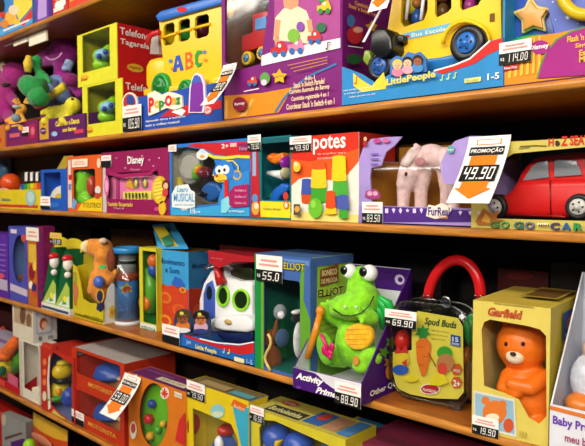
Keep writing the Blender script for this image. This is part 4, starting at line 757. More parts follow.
# yellow house box with orange plush dog
YH=M('c8b41e')
p=Prod('plush_dog_box','yellow cut-out toy box with white flowered side holding the orange plush dog','toy box',73,104,262,'D',.012,0,.12,ud=119); Fp=p.F; W,H,D=p.W,p.H,p.D
b=MB(); b.box((0,0,0),(W,D,.003),YH); b.prism([(0,D-.003,0),(W,D-.003,0),(W,D-.003,H*.8),(W*.5,D-.003,H*1.02),(0,D-.003,H*.95)],(0,.003,0),M('8a7a1a'))
b.plate(Fp,[(73,312),(73,264),(77,268),(80,281),(83,299),(90,303),(104,304.5),(104,322)],-.003,YH); sd=M('dcd8d0')
b.prism([p.S.pt(*q,0) for q in ((0,.003/H),(1,.003/H),(1,.55),(.6,.72),(.3,.6),(0,.3))],(-.003,0,0),sd); b.prism([(0,.003,0),(0,D-.003,0),(0,D-.003,H*.95),(0,.003,H*.9)],(.003,0,0),YH); b.k=.001
q=p.plane(D-.0035); b.O(q,90,276,15,24,M('a8961c'))
b.R(Fp,74,305,77,272,M('b8742a')); b.O(Fp,76,292,2.4,8,M('c86a4a')); b.O(Fp,75.5,278,1.6,4,M('8fa03a')); b.X(Fp,'toca e abraça',84.5,316,100,313.4,M('2a2a1a'),.01); b.X(Fp,'5+',101,321,103.4,318.5,BLK,0)
for i in range(5): b.pst(p.S,[(.5+.12*math.cos(i*1.2566)+.1*math.cos(t*.6283),.2+.07*math.sin(i*1.2566)+.055*math.sin(t*.6283)) for t in range(10)],M('d8b82a')) 
b.pst(p.S,[(.5+.09*math.cos(t*.6283),.2+.05*math.sin(t*.6283)) for t in range(10)],M('e0722a')); b.build('carton',p.root)
f=p.sub('plush_dog','orange plush dog with cream muzzle and blue ball, peering over yellow box','plush toy',(0,0,.004)); y=.055; L=lambda u,v,d=0:f.L(u,v,y+d); s=f.m(95,260,y); OP=FB('d8862a')
blob('body',f.root,[('c',[L(103,249),L(92,247,-.02)],[10.5*s,8.5*s]),('e',L(105,255),(9*s,.04,10*s)),('c',[L(103,262),L(105,290)],[9*s,14*s]),('c',[L(107,276,-.02),L(96,276,-.04),L(92,290,-.05)],[7*s,6*s,5*s]),('c',[L(108,280,-.02),L(117,272,-.02)],[6*s,4*s])],OP,.005)
b=MB(); b.ell(L(88,246.5,-.035),(4.4*s,.03,6.5*s),FB('ecd8a0')); b.build('muzzle',f.root)
b=MB(); b.ell(L(111,260,-.035),(5*s,.016,11*s),FB('7a3414')); b.build('ear',f.root)
b=MB(); b.ell(L(103,241,-.02),(4*s,.016,3*s),FB('e8c8a0')); b.build('brow',f.root)
b=MB(); b.ell(L(99,282,-.06),(5.5*s,.02,6*s),PL('3f62b8')); b.build('blue_ball',f.root)
b=MB(); b.prism([L(u,v,-.066) for u,v in oval(102,267,3,2)],(0,.006,0),PL('2fc06a')); b.build('green_bow',f.root)
b=MB(); q=p.plane(-.0005); b.plate(q,oval(100.5,296,4,7),.002,M('d8a02a')); b.plate(q,oval(100.5,296,3,5.6),.003,M('24284a')); b.plate(q,[(97,309),(98,303),(100,305),(101,300),(102,305),(104,302),(104.5,308),(101,312)],.003,M('24284a')); b.build('rattle_card',p.root)
# clear tube with blue lid
Xt=sol(lambda x:proj(V((x,.09,SZ['D'])))[0]-129.5,-4,.5); f=Frame((Xt,.085,SZ['D']),0); f.root=empty('tube_toy',f.loc,0); tagp(f.root,'clear plastic tube with blue lid holding a blue and red toy','toy tube'); s=f.m(129.5,290,0); R=13.2*s; Ht=f.L(129.5,247,0).z
b=MB(); b.lathe([(R,.012),(R,Ht-.02),(R-.001,Ht-.02),(R-.001,.012)],(0,0,0),film('e8eef0','tube_plastic',.06)); b.build('clear_tube',f.root)
b=MB(); b.lathe([(.001,Ht-.022),(R*1.03,Ht-.022),(R*1.05,Ht-.004),(R*.9,Ht),(R*.86,Ht-.006),(.001,Ht-.006)],(0,0,0),PL('2a86c4')); b.build('blue_lid',f.root)
b=MB(); b.lathe([(.001,0),(R*1.02,0),(R*1.02,.014),(.001,.014)],(0,0,0),PL('d4d4d4')); b.build('base',f.root)
r=R*.78; zz=lambda v:f.L(129.5,v,0).z
b=MB(); b.lathe([(r,.015),(r,zz(318))],(0,0,0),PL('a82a2e')); b.lathe([(r,zz(318)),(r,zz(280))],(0,0,0),PL('3a8ad8')); b.lathe([(r*1.03,zz(280)),(r*1.03,zz(273))],(0,0,0),PL('e0503a')); b.lathe([(r*.85,zz(273)),(r*.8,zz(252))],(0,0,0),PL('d8d8d8',.35)); b.lathe([(r*.9,zz(263.5)),(r*.9,zz(260.5))],(0,0,0),PL('141414'))
for i in range(6): b.lathe([(r*.83,zz(259-i*1.3)),(r*.86,zz(258.6-i*1.3)),(r*.83,zz(258.2-i*1.3))],(0,0,0),PL('88888a'))
tt=b.build('inner_toy',f.root)
b=MB()
def cyl(u,v,k=.001):
    P=f.L(u,v,0); a=max(-1,min(1,P.x/r*.8)); t=math.asin(a)+.72; return V((math.sin(t)*(r+k),-math.cos(t)*(r+k),P.z))
for pts,c in ((star((129,287),6,.5),'e8d23a'),(oval(129,288,2.5,3),'d8442a'),(oval(126,305,4,4),'3f8ad0'),([(126,300),(134,301),(133,296),(128,295)],'4a9a5a')): b.raw([cyl(*q,.0015) for q in pts],[tuple(range(len(pts)))],M(c))
b.build('wrap_print',tt)
# green window box
p=Prod('toy_box','yellow framed toy box with green inside between tube and blue box','toy box',140,156.6,247,'D',.075,0,.075); Fp=p.F
b=winbox(p,M('d0c42a'),M('2f8a1e'),[HR(Fp,143,322,156.5,252,.006,p.W,p.H)]); b.k=.001
b.R(Fp,141,338,157,322,M('d8dcd4')); b.X(Fp,'OFFICINA',141.5,331,156,325,M('3a7a3a'),.02); b.X(Fp,'madeira',142,336,155,333,M('3a6ab8'),0); b.build('carton',p.root); y=.038
b=MB(); b.lathe([(.026,-.01),(.03,0),(.026,.01),(.01,.012),(.001,.012)],p.L(145,303,.02),PL('d8781e'),'Y'); b.build('orange_gear',p.root)
b=MB(); b.tube([p.L(149,268,y),p.L(151,290,y),p.L(150,312,y)],[.022,.026,.022],PL('5aa82a')); b.build('green_toy',p.root)
b=MB(); b.ell(p.L(154,261,.03),(.022,.024,.026),PL('d8641e')); b.ell(p.L(154,270,.03),(.02,.024,.026),PL('1f4aa0')); b.build('orange_knob',p.root)
# blue and red box with lifted flap
p=Prod('toy_box','tall sky blue and red toy box with top flap standing open','toy box',157,189,249,'D',.10,0,.2,ud=216); Fp=p.F
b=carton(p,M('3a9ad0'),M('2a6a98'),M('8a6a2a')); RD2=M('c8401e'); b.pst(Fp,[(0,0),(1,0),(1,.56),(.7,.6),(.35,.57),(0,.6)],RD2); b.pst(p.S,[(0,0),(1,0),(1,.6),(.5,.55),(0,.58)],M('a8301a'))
b.Xst(Fp,'Movimento',.12,.83,.9,.9,M('1f4a8a'),.02); b.Xst(Fp,'e Som',.3,.73,.74,.8,M('1f4a8a'),.02); b.Xst(p.S,'Movimento',.12,.8,.9,.87,M('163a6a'),.02)
for sx,ty,r,c in ((.3,.42,.2,'d8702a'),(.74,.3,.22,'d8582a'),(.3,.14,.2,'e0902a'),(.85,.55,.1,'d8a03a')):
    for rr,cc in ((r,c),(r*.6,'c8481e')): b.pst(Fp,[(min(.99,max(.01,sx+rr*math.cos(t*.3142))),max(.01,ty+rr*.36*math.sin(t*.3142))) for t in range(20)],M(cc))
b.pst(Fp,[(.5,.6),(.62,.7),(.8,.68),(.92,.6),(.7,.57)],M('2f5fb8')); b.pst(p.S,[(.4,.6),(.5,.69),(.8,.66),(.9,.6)],M('24488a'))
for sx,ty in ((.3,.3),(.7,.4),(.6,.15)): b.pst(p.S,[(sx+.18*math.cos(t*.3142),ty+.08*math.sin(t*.3142)) for t in range(20)],M('b84a1e'))
b.build('carton',p.root)
b=MB(); q=[p.L(188,249,.002),p.L(158,249,.002),p.L(152,225,.03),p.L(173,223,.03)]; b.prism(q,(0,.003,.001),M('3a9ad0')); nn=V((0,-.002,0))
b.raw([p.L(u,v,.012)+nn*4 for u,v in ((155,227),(166,226.5),(180,246),(166,246))],[(0,1,2,3)],M('d8c22a')); b.raw([p.L(u,v,.006)+nn*5 for u,v in ((164,238),(172,234),(176,244),(167,246))],[(0,1,2,3)],M('2f8a6a')); b.build('top_flap',p.root)
# aeroplane box
p=Prod('aeroplane_box','blue open toy box with red wave and white jet toy inside','toy box',168,254.3,248.6,'D',.006,0,.22); Fp=p.F; W,H,D=p.W,p.H,p.D; BL=M('1f62b0')
b=MB(); b.box((0,0,0),(W,D,.004),BL); b.box((0,D-.003,.004),(W,D,H),M('4a1410')); b.box((W-.003,.004,.004),(W,D,.045),M('3a1a24')); b.box((W*.42,.02,H-.003),(W,D-.003,H),M('8a1420'))
b.plate(Fp,[(208,250),(254.2,257.3),(254.2,262),(234,262),(219,268),(209,263)],-.003,M('a81824')); b.plate(Fp,[(168,345),(168,329),(185,333),(200,338),(217,342),(240,344),(254.4,341.5),(254.4,368)],-.003,BL); b.k=.0008
b.P(Fp,[(217,344),(240,346),(254.4,343),(254.4,353),(240,354.5),(217,347.5)],M('c41f22')); b.P(Fp,[(184,334),(200,339),(217,344),(217,347),(200,342),(186,337)],M('c41f22')); b.ln(Fp,[(200,338.6),(217,342.6),(240,344.6),(254.4,342)],1.3,WHT)
b.Xst(Fp,'Little People',*b.bx(Fp,196,349.5,217,344),M('f0dc7a'),.03); b.O(Fp,224,352,1.2,1,M('8fd0e0')); b.O(Fp,229,353,1.2,1,M('f0dc7a')); b.ln(Fp,[(225,351.5),(225,348)],.7,M('8fd0e0')); b.ln(Fp,[(230,352.5),(230,349)],.7,M('f0dc7a')); b.X(Fp,'jet',187,344.5,192,339,M('8fc0e8'),.02)
b.R(Fp,235,360.5,245,356.2,M('e6e0b0')); b.X(Fp,'1-5',247.5,363.5,253.4,358.3,M('8fc0e8'),.02); b.X(Fp,'voa comigo',212,259,224,257,M('d87a7a'),0); b.build('carton',p.root)
for nm,u,v,cap,sh,sk in (('rider_card',184,318,'4a3a1a','d8742a','8a5030'),('rider_card',202,319,'14120f','c8a0b8','b87048')):
    b=MB(); b.plate(Fp,[(u-10,v+14),(u-9,v),(u-7,v-7),(u,v-9.5),(u+7,v-7),(u+9,v),(u+10,v+18)],.003,M('2a3a5a')); b.k=.004
    b.O(Fp,u,v+8,7,6,M(sh)); b.O(Fp,u,v-3,8,5.5,M(cap)); b.O(Fp,u,v+1,5.6,5,M(sk)); b.P(Fp,[(u-8,v-2),(u+8,v-2),(u+6,v-.5),(u-6,v-.5)],M(cap)); b.O(Fp,u-1,v-5,2,1.6,M('d8d05a')); b.O(Fp,u-2,v+.6,.6,.8,BLK); b.O(Fp,u+2,v+.8,.6,.8,BLK); b.O(Fp,u,v+3.4,1.4,.5,M('7a2a1a')); b.O(Fp,u,v+12,8,2.6,M('dcdce0' if nm and u<190 else '2a3a7a')); b.build(nm,p.root)
tag(p.F,164,341,181,327,'','white and black round price sticker at the left corner of the aeroplane box',.42,.006)
f=p.sub('toy_aeroplane','white toy jet with lime green windows and dark blue underside','toy aeroplane',(0,0,.005)); y=.05; L=lambda u,v,d=0:f.L(u,v,y+d); s=f.m(230,300,y); WP=PL('e6e6e6',.3)
b=MB(); b.prism([L(u,v,0) for u,v in ((199,322),(199,300),(203,284),(210,272),(219,265),(224,266),(226,276),(240,281),(250,281),(252,284),(252,330),(240,332),(212,332))],(0,.13,0),WP,.018); b.build('body',f.root)
b=MB(); b.prism([L(u,v,-.03) for u,v in ((210,322),(222,316),(244,315),(252,322),(252,331),(246,333),(222,331),(212,328))],(0,.06,0),WP,.010); b.build('wing',f.root)
b=MB(); b.prism([L(u,v,-.02) for u,v in ((214,331),(232,333),(252,331),(252,344),(230,344),(218,338))],(0,.12,0),PL('16224e'),.008); b.build('underside',f.root)
b=MB(); b.prism([L(u,v,-.003) for u,v in ((203,316),(203,294),(206,284),(212,280),(214.5,290),(214.5,318),(208,320))],(0,.01,0),PL('3f5ab0'),.003); b.prism([L(u,v,-.005) for u,v in oval(209,293,2.6,7)],(0,.005,0),PL('12202e')); b.build('blue_panel',f.root)
for u,v,ru,rv in ((223,296,5.6,9.6),(241,300,7.6,10)):
    b=MB(); b.prism([L(q,w,-.002) for q,w in oval(u,v,ru*.85,rv*.85)],(0,.004,0),PL('14280c')); b.tube([L(q,w,-.004) for q,w in oval(u,v,ru,rv,24)],1.5*s,PL('8fd42a'),True); b.build('window',f.root)
b=MB(); b.tube([L(218,266,-.01),L(219,276,-.015),L(222,284,-.012)],[.014,.014,.017],PL('b8181c')); b.build('red_handle',f.root)
b=MB(); b.ell(L(228,322,-.032),(5.4*s,.006,2.6*s),PL('b89a5a')); b.build('nose_badge',f.root)
b=MB(); b.prism([L(u,v,.02) for u,v in ((226,284),(230,270),(240,266),(252,268),(252,286),(246,284))],(0,.09,0),PL('2a3018'),.006); b.build('cockpit',f.root)
b=MB(); b.tube([L(206,268,-.02),L(218,262,-.025),L(227,257,-.02)],[.006,.012,.004],film('f2f4f6','clear_strap',.2)); b.build('clear_strap',f.root)
# deer plush box
p=Prod('plush_deer_box','green and blue toy box lettered ELLIOT with forest scene behind its window','toy box',255.3,311,253,'D',.006,0,.2,ud=352); Fp=p.F
b=winbox(p,M('3f62a4'),M('1c6a5c'),[HR(Fp,264,367,300,281.5,.01,p.W,p.H)],side=M('a4d23a'),top=M('4a6aa0')); b.k=.001
b.P(Fp,[(255,372),(255,254),(261.5,255),(262.5,374)],M('128a3a')); b.P(Fp,[(261.5,374),(261.5,279),(264,279),(264,374)],M('6fa02a')); b.P(Fp,[(300.5,384),(300.5,280),(302,266),(310.8,268),(310.8,388)],M('5f9a2a')); b.P(Fp,[(304,300),(305,266),(310.8,262),(310.8,320)],M('3f62a4')); b.P(Fp,[(262,262),(262,256),(310,261),(310,266)],M('5f86c0'))
b.X(Fp,'ELLIOT',284,269.5,306,261,BLK,.06); b.X(Fp,'ELLIOT',284.4,269,305.6,261.8,M('c8c03a'),.012)
S_=p.S; b.pst(S_,[(0,1),(.12,1),(.1,.5),(.14,.2),(.1,0),(0,0)],M('3f62a4')); b.pst(S_,[(0,1),(1,1),(1,.93),(.1,.93)],M('4a6ab0')); b.pst(S_,[(.18,.76),(.62,.78),(.62,.93),(.18,.9)],M('8a4a1e'))
b.Xst(S_,'BONECO',.22,.845,.58,.895,M('f0d8a0'),.03); b.Xst(S_,'DE PELÚCIA',.21,.785,.59,.83,M('f0d8a0'),.03); b.Xst(S_,'ELLIOT',.12,.67,.74,.745,M('d8dc5a'),.09); b.Xst(S_,'ELLIOT',.13,.675,.73,.74,BLK,.02)
for i in range(7): b.Xst(S_,'com seu amigo da floresta'[i:i+18],.18,.62-i*.045,.6,.64-i*.045,M('2a3a0a'),0)
b.pst(S_,[(.15,0),(.95,0),(.95,.25),(.5,.3),(.15,.2)],M('5a8a1e')); b.build('carton',p.root)
q=Face(p,(.0042,0,0),(0,p.D,0),(0,0,p.H),(1,0,0)); b=MB(); b.k=.001
for a,t,w_,c in ((.15,.55,.09,'1a7a4a'),(.35,.7,.1,'127048'),(.6,.62,.12,'1f8a4a'),(.25,.4,.08,'3a9a3a'),(.8,.75,.1,'166a44'),(.48,.36,.07,'5aa83a'),(.1,.3,.05,'6ab83a')): b.pst(q,[(max(.01,a-w_),.02),(a-w_*.4,t*.6),(a,t),(a+w_*.4,t*.6),(min(.99,a+w_),.02)],M(c))
b.pst(q,[(.3+.05*math.cos(t*.3142),.78+.07*math.sin(t*.3142)) for t in range(20)],M('5a3a48')); b.build('forest_print',p.root)
y=.045; L=lambda u,v,d=0:p.L(u,v,y+d); s=p.m(280,330,y)
blob('plush_deer',p.root,[('e',L(270,338),(6*s,.03,9*s)),('e',L(272,360),(8*s,.035,14*s)),('c',[L(266,336),L(263,322)],[3*s,2*s]),('c',[L(274,334),L(277,320)],[3*s,2*s])],FB('8a4a1c'),.004)
b=MB(); b.tube([L(268+3*math.sin(i*.9),334+i*4.6,-.05) for i in range(9)],.004,PL('d8b86a')); b.build('rope_trim',p.root)
b=MB(); b.ell(L(280,312,.0),(6*s,.02,8*s),FB('8a949a')); b.ell(L(281,315,-.015),(4*s,.01,4*s),FB('d8dcdc')); b.ell(L(282,338,-.01),(7*s,.02,9*s),FB('2a4a6a')); b.build('grey_rabbit',p.root)
b=MB(); b.ell(L(297,318,.0),(4.5*s,.02,4*s),FB('101418')); b.ell(L(297,312,.0),(4*s,.02,2.4*s),FB('e0e0dc')); b.ell(L(299,340,.0),(4*s,.02,18*s),FB('d0d4d0')); b.build('white_plush',p.root)
tag(p.F,258,280,284,256.5,'55.0','large price tag at top left corner of the box lettered ELLIOT',.44,.006)
# frog display box
VP=M('42126e')
p=Prod('frog_display_box','purple and white slanted display box with a green plush frog','display box',293,361.5,366,'D',vb=387.5,vbr=406,D=.2,ud=411); Fp=p.F; W,D=p.W,p.D
lip=p.L(294,367,0).z; bh=p.L(406,268.5,D).z; p.H=lip; p.faces(); Fp=p.F
b=tray(p,VP,M('dcdfe2'),lip,bh,side=VP,back=VP); b.k=.001
b.pst(Fp,[(0.0,.99),(.05,.99)]+[(.35,.95),(.5,.62),(.62,.45),(.8,.38),(1,.25),(1,1),(0,1)][::1],M('dcd8e0')) ; b.P(Fp,[(294,387),(294,369),(318,375),(326,383),(332,392),(345,397),(361,399),(361,406)],VP)
b.X(Fp,'Activity',295.5,380,322,371.5,WHT,.045,.1); b.X(Fp,'Primeira',316,392.5,345,386,WHT,.04,.1); b.O(Fp,299,387,2.2,1.6,M('6a3a9a'))
Hs=bh; S_=Face(p,(W,0,0),(0,D,0),(0,0,bh),(1,0,0)); b.X(S_,'Other Qua',369,398,397,391,WHT,.03); b.pst(S_,[(.97,.93),(.97,.6),(.9,.52),(.86,.7)],M('2a0c4a'))
for (u,v,c) in ((383,352,'5a8a1e'),(390,342,'6a9a24'),(396,352,'4a7a1a'),(388,362,'a86a2a'),(397,366,'5a8a1e')): b.P(S_,star((u,v),6.5,.5,5,70),M(c))
b.O(S_,388,372,4,7,M('c87a2a')); b.O(S_,397,378,3.4,5,M('b84a2a'))
Bk=Face(p,(0,D-.0036,0),(W,0,0),(0,0,bh),(0,-1,0)); b.k=.0008; b.Rst(Bk,.012,.80,.985,.995,VP); b.pst(Bk,[(.84+.07*math.cos(t*.3142),.9+.045*math.sin(t*.3142)) for t in range(20)],M('c8b8d8')); b.pst(Bk,[(.85+.035*math.cos(t*.3142),.9+.022*math.sin(t*.3142)) for t in range(20)],VP)
b.Xst(Bk,'Baby',.05,.86,.3,.94,WHT,.02); b.build('carton',p.root)
tag(p.F,336,402,362,386.5,'88.90','price tag reading 88.90 on the front lip of the purple frog box',.52,.004)
fr=p.sub('plush_frog','bright green plush frog with big white eyes and yellow belly pad','plush toy',(0,0,.0045)); y=.112; L=lambda u,v,d=0:fr.L(u,v,y+d); s=fr.m(352,320,y); LG=FB('86d41e')
blob('body',fr.root,[('e',L(355,342),(20*s,.052,26*s)),('e',L(361,290,.01),(14*s,.04,24*s)),('e',L(361,276,.01),(15*s,.035,10*s)),('e',L(352,307,-.02),(24*s,.052,13.5*s)),('e',L(366,300,-.01),(13*s,.045,16*s)),('e',L(340,309,-.03),(9*s,.035,9*s)),
 ('c',[L(340,322,0),L(331,317,-.02),L(325,311,-.035)],[6.5*s,6*s,5.5*s]),('c',[L(371,325,0),L(372,318,-.03),L(364,317,-.055)],[7.5*s,7*s,6*s]),('c',[L(364,317,-.055),L(356,314,-.07)],[3.4*s,2.6*s]),('c',[L(364,315,-.055),L(359,308,-.07)],[3.4*s,2.4*s]),('c',[L(365,316,-.055),L(362,322,-.07)],[3.4*s,2.4*s]),
 ('c',[L(325,311,-.035),L(319,309,-.045)],[3.2*s,2.4*s]),('c',[L(325,311,-.035),L(322,304,-.045)],[3.2*s,2.4*s]),('c',[L(327,308,-.03),L(328,301,-.04)],[3*s,2.2*s]),
 ('c',[L(343,358,-.0),L(333,357,-.03),L(326,350,-.05)],[10*s,10*s,8*s]),('c',[L(364,352,0),L(372,357,-.04),L(362,364,-.075)],[11*s,10*s,8*s]),('e',L(361,366,-.08),(9*s,.02,7*s))],LG,.0035,5)
for u,v,r,d in ((350,271.5,7.6,0),(369.5,273,8.2,.005)):
    b=MB(); b.ell(L(u,v,d-.012),(r*s,r*s,r*s),PL('eef0f0')); e=b.build('eye',fr.root); c=L(u,v,d-.012); b=MB(); b.ell(c+V((-.006,-r*s*.9,.004)),(r*s*.58,r*s*.2,r*s*.58),PL('0c0c10')); b.ell(c+V((-.002,-r*s*1.03,.008)),(.002,.001,.002),PL('ffffff')); b.build('pupil',e)
b=MB(); b.tube([L(u,v,d) for u,v,d in ((333,309,-.072),(342,315,-.078),(352,316,-.078),(361,313,-.07),(369,306,-.058),(374,296,-.048))],.0016,PL('16340a')); b.build('mouth',fr.root)
for u in (345,356):
    b=MB(); b.ell(L(u,307,-.075),(.004,.003,.004),PL('c8e4b0')); b.build('nostril',fr.root)
b=MB(); cp=[L(u,v,-.057) for u,v in oval(357.5,337,14,13.5,22)]; b.prism(cp,(0,.02,0),FB('f4b416'),.006)
for i in range(4): b.tube([L(346,329.5+i*5,-.0575),L(369,328.5+i*5,-.0575)],.001,FB('f0ae14'))
b.build('belly_pad',fr.root)
b=MB(); b.ell(L(325.5,349,-.083),(10*s,.012,16*s),FB('6ab81a'),Matrix.Rotation(-.25,3,'Y')); b.build('foot_sole',fr.root)
b=MB(); b.tube([L(321,334,-.096),L(325,343,-.097),L(328,350,-.097)],.0045,PL('d8206a')); b.ell(L(328,353,-.096),(6*s,.005,4*s),PL('c81a60')); b.ell(L(324,350,-.096),(3*s,.005,5*s),PL('c81a60')); b.ell(L(332,347,-.096),(3*s,.005,4.4*s),PL('c81a60')); b.ell(L(330,357,-.096),(2.4*s,.005,3*s),PL('c81a60')); b.build('pink_teether',fr.root)
b=MB(); b.tube([L(320.5,312,-.06),L(316,330,-.08),L(307.5,358,-.09)],[.008,.009,.0075],PL('d8861e')); b.ell(L(320.5,311,-.06),(.012,.012,.014),PL('d8861e')); b.build('orange_stick',fr.root)
b=MB(); b.ell(L(356,361,-.1),(3.6*s,.004,5*s),FB('c8862a')); b.build('orange_patch',fr.root)
b=MB()
for q in ([(377,298),(384,306),(390,322),(386,330)],[(379,296),(388,303),(394,316)],[(375,303),(381,314),(384,328)]): b.tube([L(u,v,-.005+.01*i) for i,(u,v) in enumerate(q)],[.003,.011,.009,.003][:len(q)],PL('22b04a'))
b.build('green_ribbon',fr.root)
# clear case of toy vegetables
p=Prod('vegetable_case','clear rounded carry case with red handle and yellow card of toy vegetables','toy case',389.5,469,299,'D',.05,4,.105); Fp=p.F; W,H,D=p.W,p.H,p.D
CF=film('eef2f0','case_plastic',.05); out=loop_rr(.0,.045,1,1,.05/W*1.0,.05/H,7)
b=MB(); o=[Fp.pt(a,c,0) for a,c in out]; n=len(o); m_=[q+V((0,D,0)) for q in o]; inn=[Fp.pt(.5+(a-.5)*.93,.52+(c-.52)*.93,.006) for a,c in out]
b.raw(inn+o+m_+[q+V((0,.006,0))*1 for q in [Fp.pt(.5+(a-.5)*.93,.52+(c-.52)*.93,-D) for a,c in out]],[tuple(range(n))]+[(k*n+i,k*n+(i+1)%n,(k+1)*n+(i+1)%n,(k+1)*n+i) for k in range(3) for i in range(n)]+[tuple(range(3*n,4*n))],CF); cs=b.build('clear_shell',p.root)
b=MB(); b.tube([q+V((0,.002,0)) for q in o],.0028,film('c8ccc8','case_rim',.12),True,8); b.tube([q+V((0,D*.5,0)) for q in o],.003,film('c8ccc8','case_rim',.12),True,8); b.build('rim',cs)
b=MB()
for u in (.2,.72):
    for yy in (.012,D-.03): b.box((W*u,yy,0),(W*u+.03,yy+.018,H*.07),film('d8dcd8','case_foot',.1),.002)
b.build('clear_foot',p.root)
q=p.plane(.012); b=MB(); b.plate(q,[(397,388),(393,372),(393,352),(412,350),(412,318),(418,311),(458,318),(463,326),(464,392),(458,399),(430,398),(410,394)],.0012,M('e2cf4a')); b.k=.002
b.X(q,'Spud Buds',424.5,326,456,317,M('1a4a2a'),.03,.05)
for i in range(3): b.X(q,'legumes de brincar'[:17-2*i],432,331+i*4,450-i*2,329+i*4,M('6a6a3a'),0)
b.P(q,[(451,345),(451.5,334),(461,336),(461,347)],M('1f4a9a')); b.X(q,'15',453,341,459,336.5,WHT,.02); b.X(q,'peças',452.5,345,460,342,WHT,0)
for v in (369,382): b.P(q,oval(457.5,v,6,6.5,6),M('c85a1e'))
b.X(q,'2+',454,385.5,461,379,WHT,.03); b.X(q,'ANOS',454,371,461,368,WHT,0)
b.O(q,431,388.5,10,5.5,WHT); b.O(q,431,388.5,9,4.6,M('b81a24')); b.X(q,'PLAYSKOOL',424,390,438,387.2,WHT,.02)
b.P(q,star((424,332),8,.55,7),M('2a8a3a')); b.P(q,[(417,342),(421,338),(428,338),(432,343),(431,358),(427,374),(423,376),(418,360)],M('e0701e')); b.ln(q,[(418,346),(424,347)],.8,M('b8501a')); b.ln(q,[(424,356),(430,356)],.8,M('b8501a')); b.ln(q,[(420,364),(425,365)],.8,M('b8501a'))
b.O(q,403,359,7.5,8,M('e0c02a')); b.O(q,402,369,8,5,M('2a5ab8')); b.P(q,[(396,353),(399,345),(403,350),(407,344),(410,352)],M('c82a2a')); b.P(q,[(403,362),(409,358),(408,366)],M('c83a2a'))
b.O(q,446,352,7.5,6.5,M('3a9a2a')); b.O(q,447,362,8.5,9,M('b87a4a')); b.O(q,444,368,5,6,M('d8442a')); b.P(q,[(430,384),(437,372),(446,374),(450,382),(441,385)],M('e8d21e')); b.O(q,413,378,7,3,M('e8d21e')); b.ln(q,[(430,352),(438,366)],1,M('8a3a1a'))
b.build('print_card',p.root); y=.06; L=lambda u,v,d=0:p.L(u,v,y+d); s=p.m(440,350,y)
for nm,u,v,ru,rv,c,d in (('red_piece',405,341,9,12,'d8281e',-.02),('green_piece',474,330,9,16,'1f9a4a',.0),('brown_piece',474,378,10,22,'8a5a34',.0),('orange_piece',470,358,7,12,'c8641e',.01),('red_piece',438,330,9,9,'b8241e',.0),('yellow_piece',420,322,8,8,'d8b82a',.0)):
    b=MB(); b.ell(L(u-2,v,d),(ru*s*.9,.024,rv*s),PL(c)); b.build(nm,p.root)
b=MB(); pts=[L(454+26.5*math.cos(t/14*3.1416-.12+.0),296-36*math.sin(t/14*3.1416*1.06-.1),-.0) for t in range(15)]; b.tube(pts,5.2*s,PL('c4141a',.25),False,14); hd=b.build('red_handle',p.root)
b=MB()
for pt in (pts[0],pts[-1]): b.box(pt+V((-.012,-.012,-.03)),pt+V((.012,.012,.012)),film('e0e4e2','handle_clip',.12),.003)
b.build('clear_clip',hd)
b=MB(); b.box(L(424,305,-.068),L(440,298,-.05),film('d0d4d2','latch_plastic',.12),.003); b.ell(L(446,302,-.07),(.012,.004,.014),film('b8c8d8','latch_badge',.2)); b.build('latch',p.root)
tag(p.F,388,324,419.5,311.5,'69.90','price tag reading 69.90 on the clear case of toy vegetables',.5,.014)
# orange vinyl toy in yellow box
YC=M('d6c25a')
p=Prod('orange_toy_box','pale yellow toy box with arched window, large orange vinyl toy inside','toy box',471.5,548,300,'D',vb=429,vbr=447.8,D=.24); Fp=p.F; W,H,D=p.W,p.H,p.D
hole=[Fp.st(*q) for q in ((484,386),(481.5,330),(484,322),(490,319.5),(528,326),(540,329.5),(546,336),(546.6,416),(539,424),(529,418),(519,400),(506,394))]
b=winbox(p,YC,M('e2cf78'),[hole],side=M('ceb844'),top=M('c8ae42')); b.k=.001
b.X(Fp,'Garfield',487,315.5,521,306.5,M('7a2a1a'),.05,.05); b.X(Fp,'Garfield',487.4,315.2,520.6,306.8,M('c8542a'),.015,.05)
b.R(Fp,494,303.6,534,302.2,M('a8923a')); b.P(Fp,[(474,427),(474,390),(515,399),(517,437)],M('d8d4c0')); b.P(Fp,[(475.5,425),(475.5,392.5),(513.5,401),(515,434)],M('8fb4c8')); b.O(Fp,495,412,12,12,M('d8742a')); b.O(Fp,486,400,4,4,M('d8742a')); b.O(Fp,503,404,4,4,M('d8742a')); b.O(Fp,509,425,5,7,M('c8502a')); b.O(Fp,493,417,7,4,M('e8dcc0'))
for i in range(3): b.R(Fp,520+i*3,436+i*.6,521.4+i*3,430+i*.6,M('b8a440'))
S_=p.S; b.pst(S_,[(.28,.72),(.8,.72),(.8,.93),(.28,.93)],M('3a5a9a')); b.pst(S_,[(.54+.15*math.cos(t*.3142),.82+.07*math.sin(t*.3142)) for t in range(20)],M('d8742a')); b.Xst(S_,'BONECO',.34,.735,.74,.765,M('e8b03a'),.02)
for i in range(5): b.Xst(S_,'brinquedo de vinil'[i:i+13],.2,.63-i*.06,.85,.655-i*.06,M('5a4a1a'),0)
b.Rst(p.T,.45,.3,.95,.9,M('a08c34')); b.Rst(p.T,.5,.36,.9,.8,M('6a4a1e')); b.build('carton',p.root)
tag(p.F,473,432,499.5,420,'19.90','price tag reading 19.90 at the lower left of the orange toy box',.5,.004)
tf=p.sub('orange_vinyl_toy','plump orange vinyl toy animal with folded arms sitting in yellow box','vinyl toy',(0,0,.004)); y=.078; L=lambda u,v,d=0:tf.L(u,v,y+d); s=tf.m(525,370,y); OT=PL('e87010',.4)
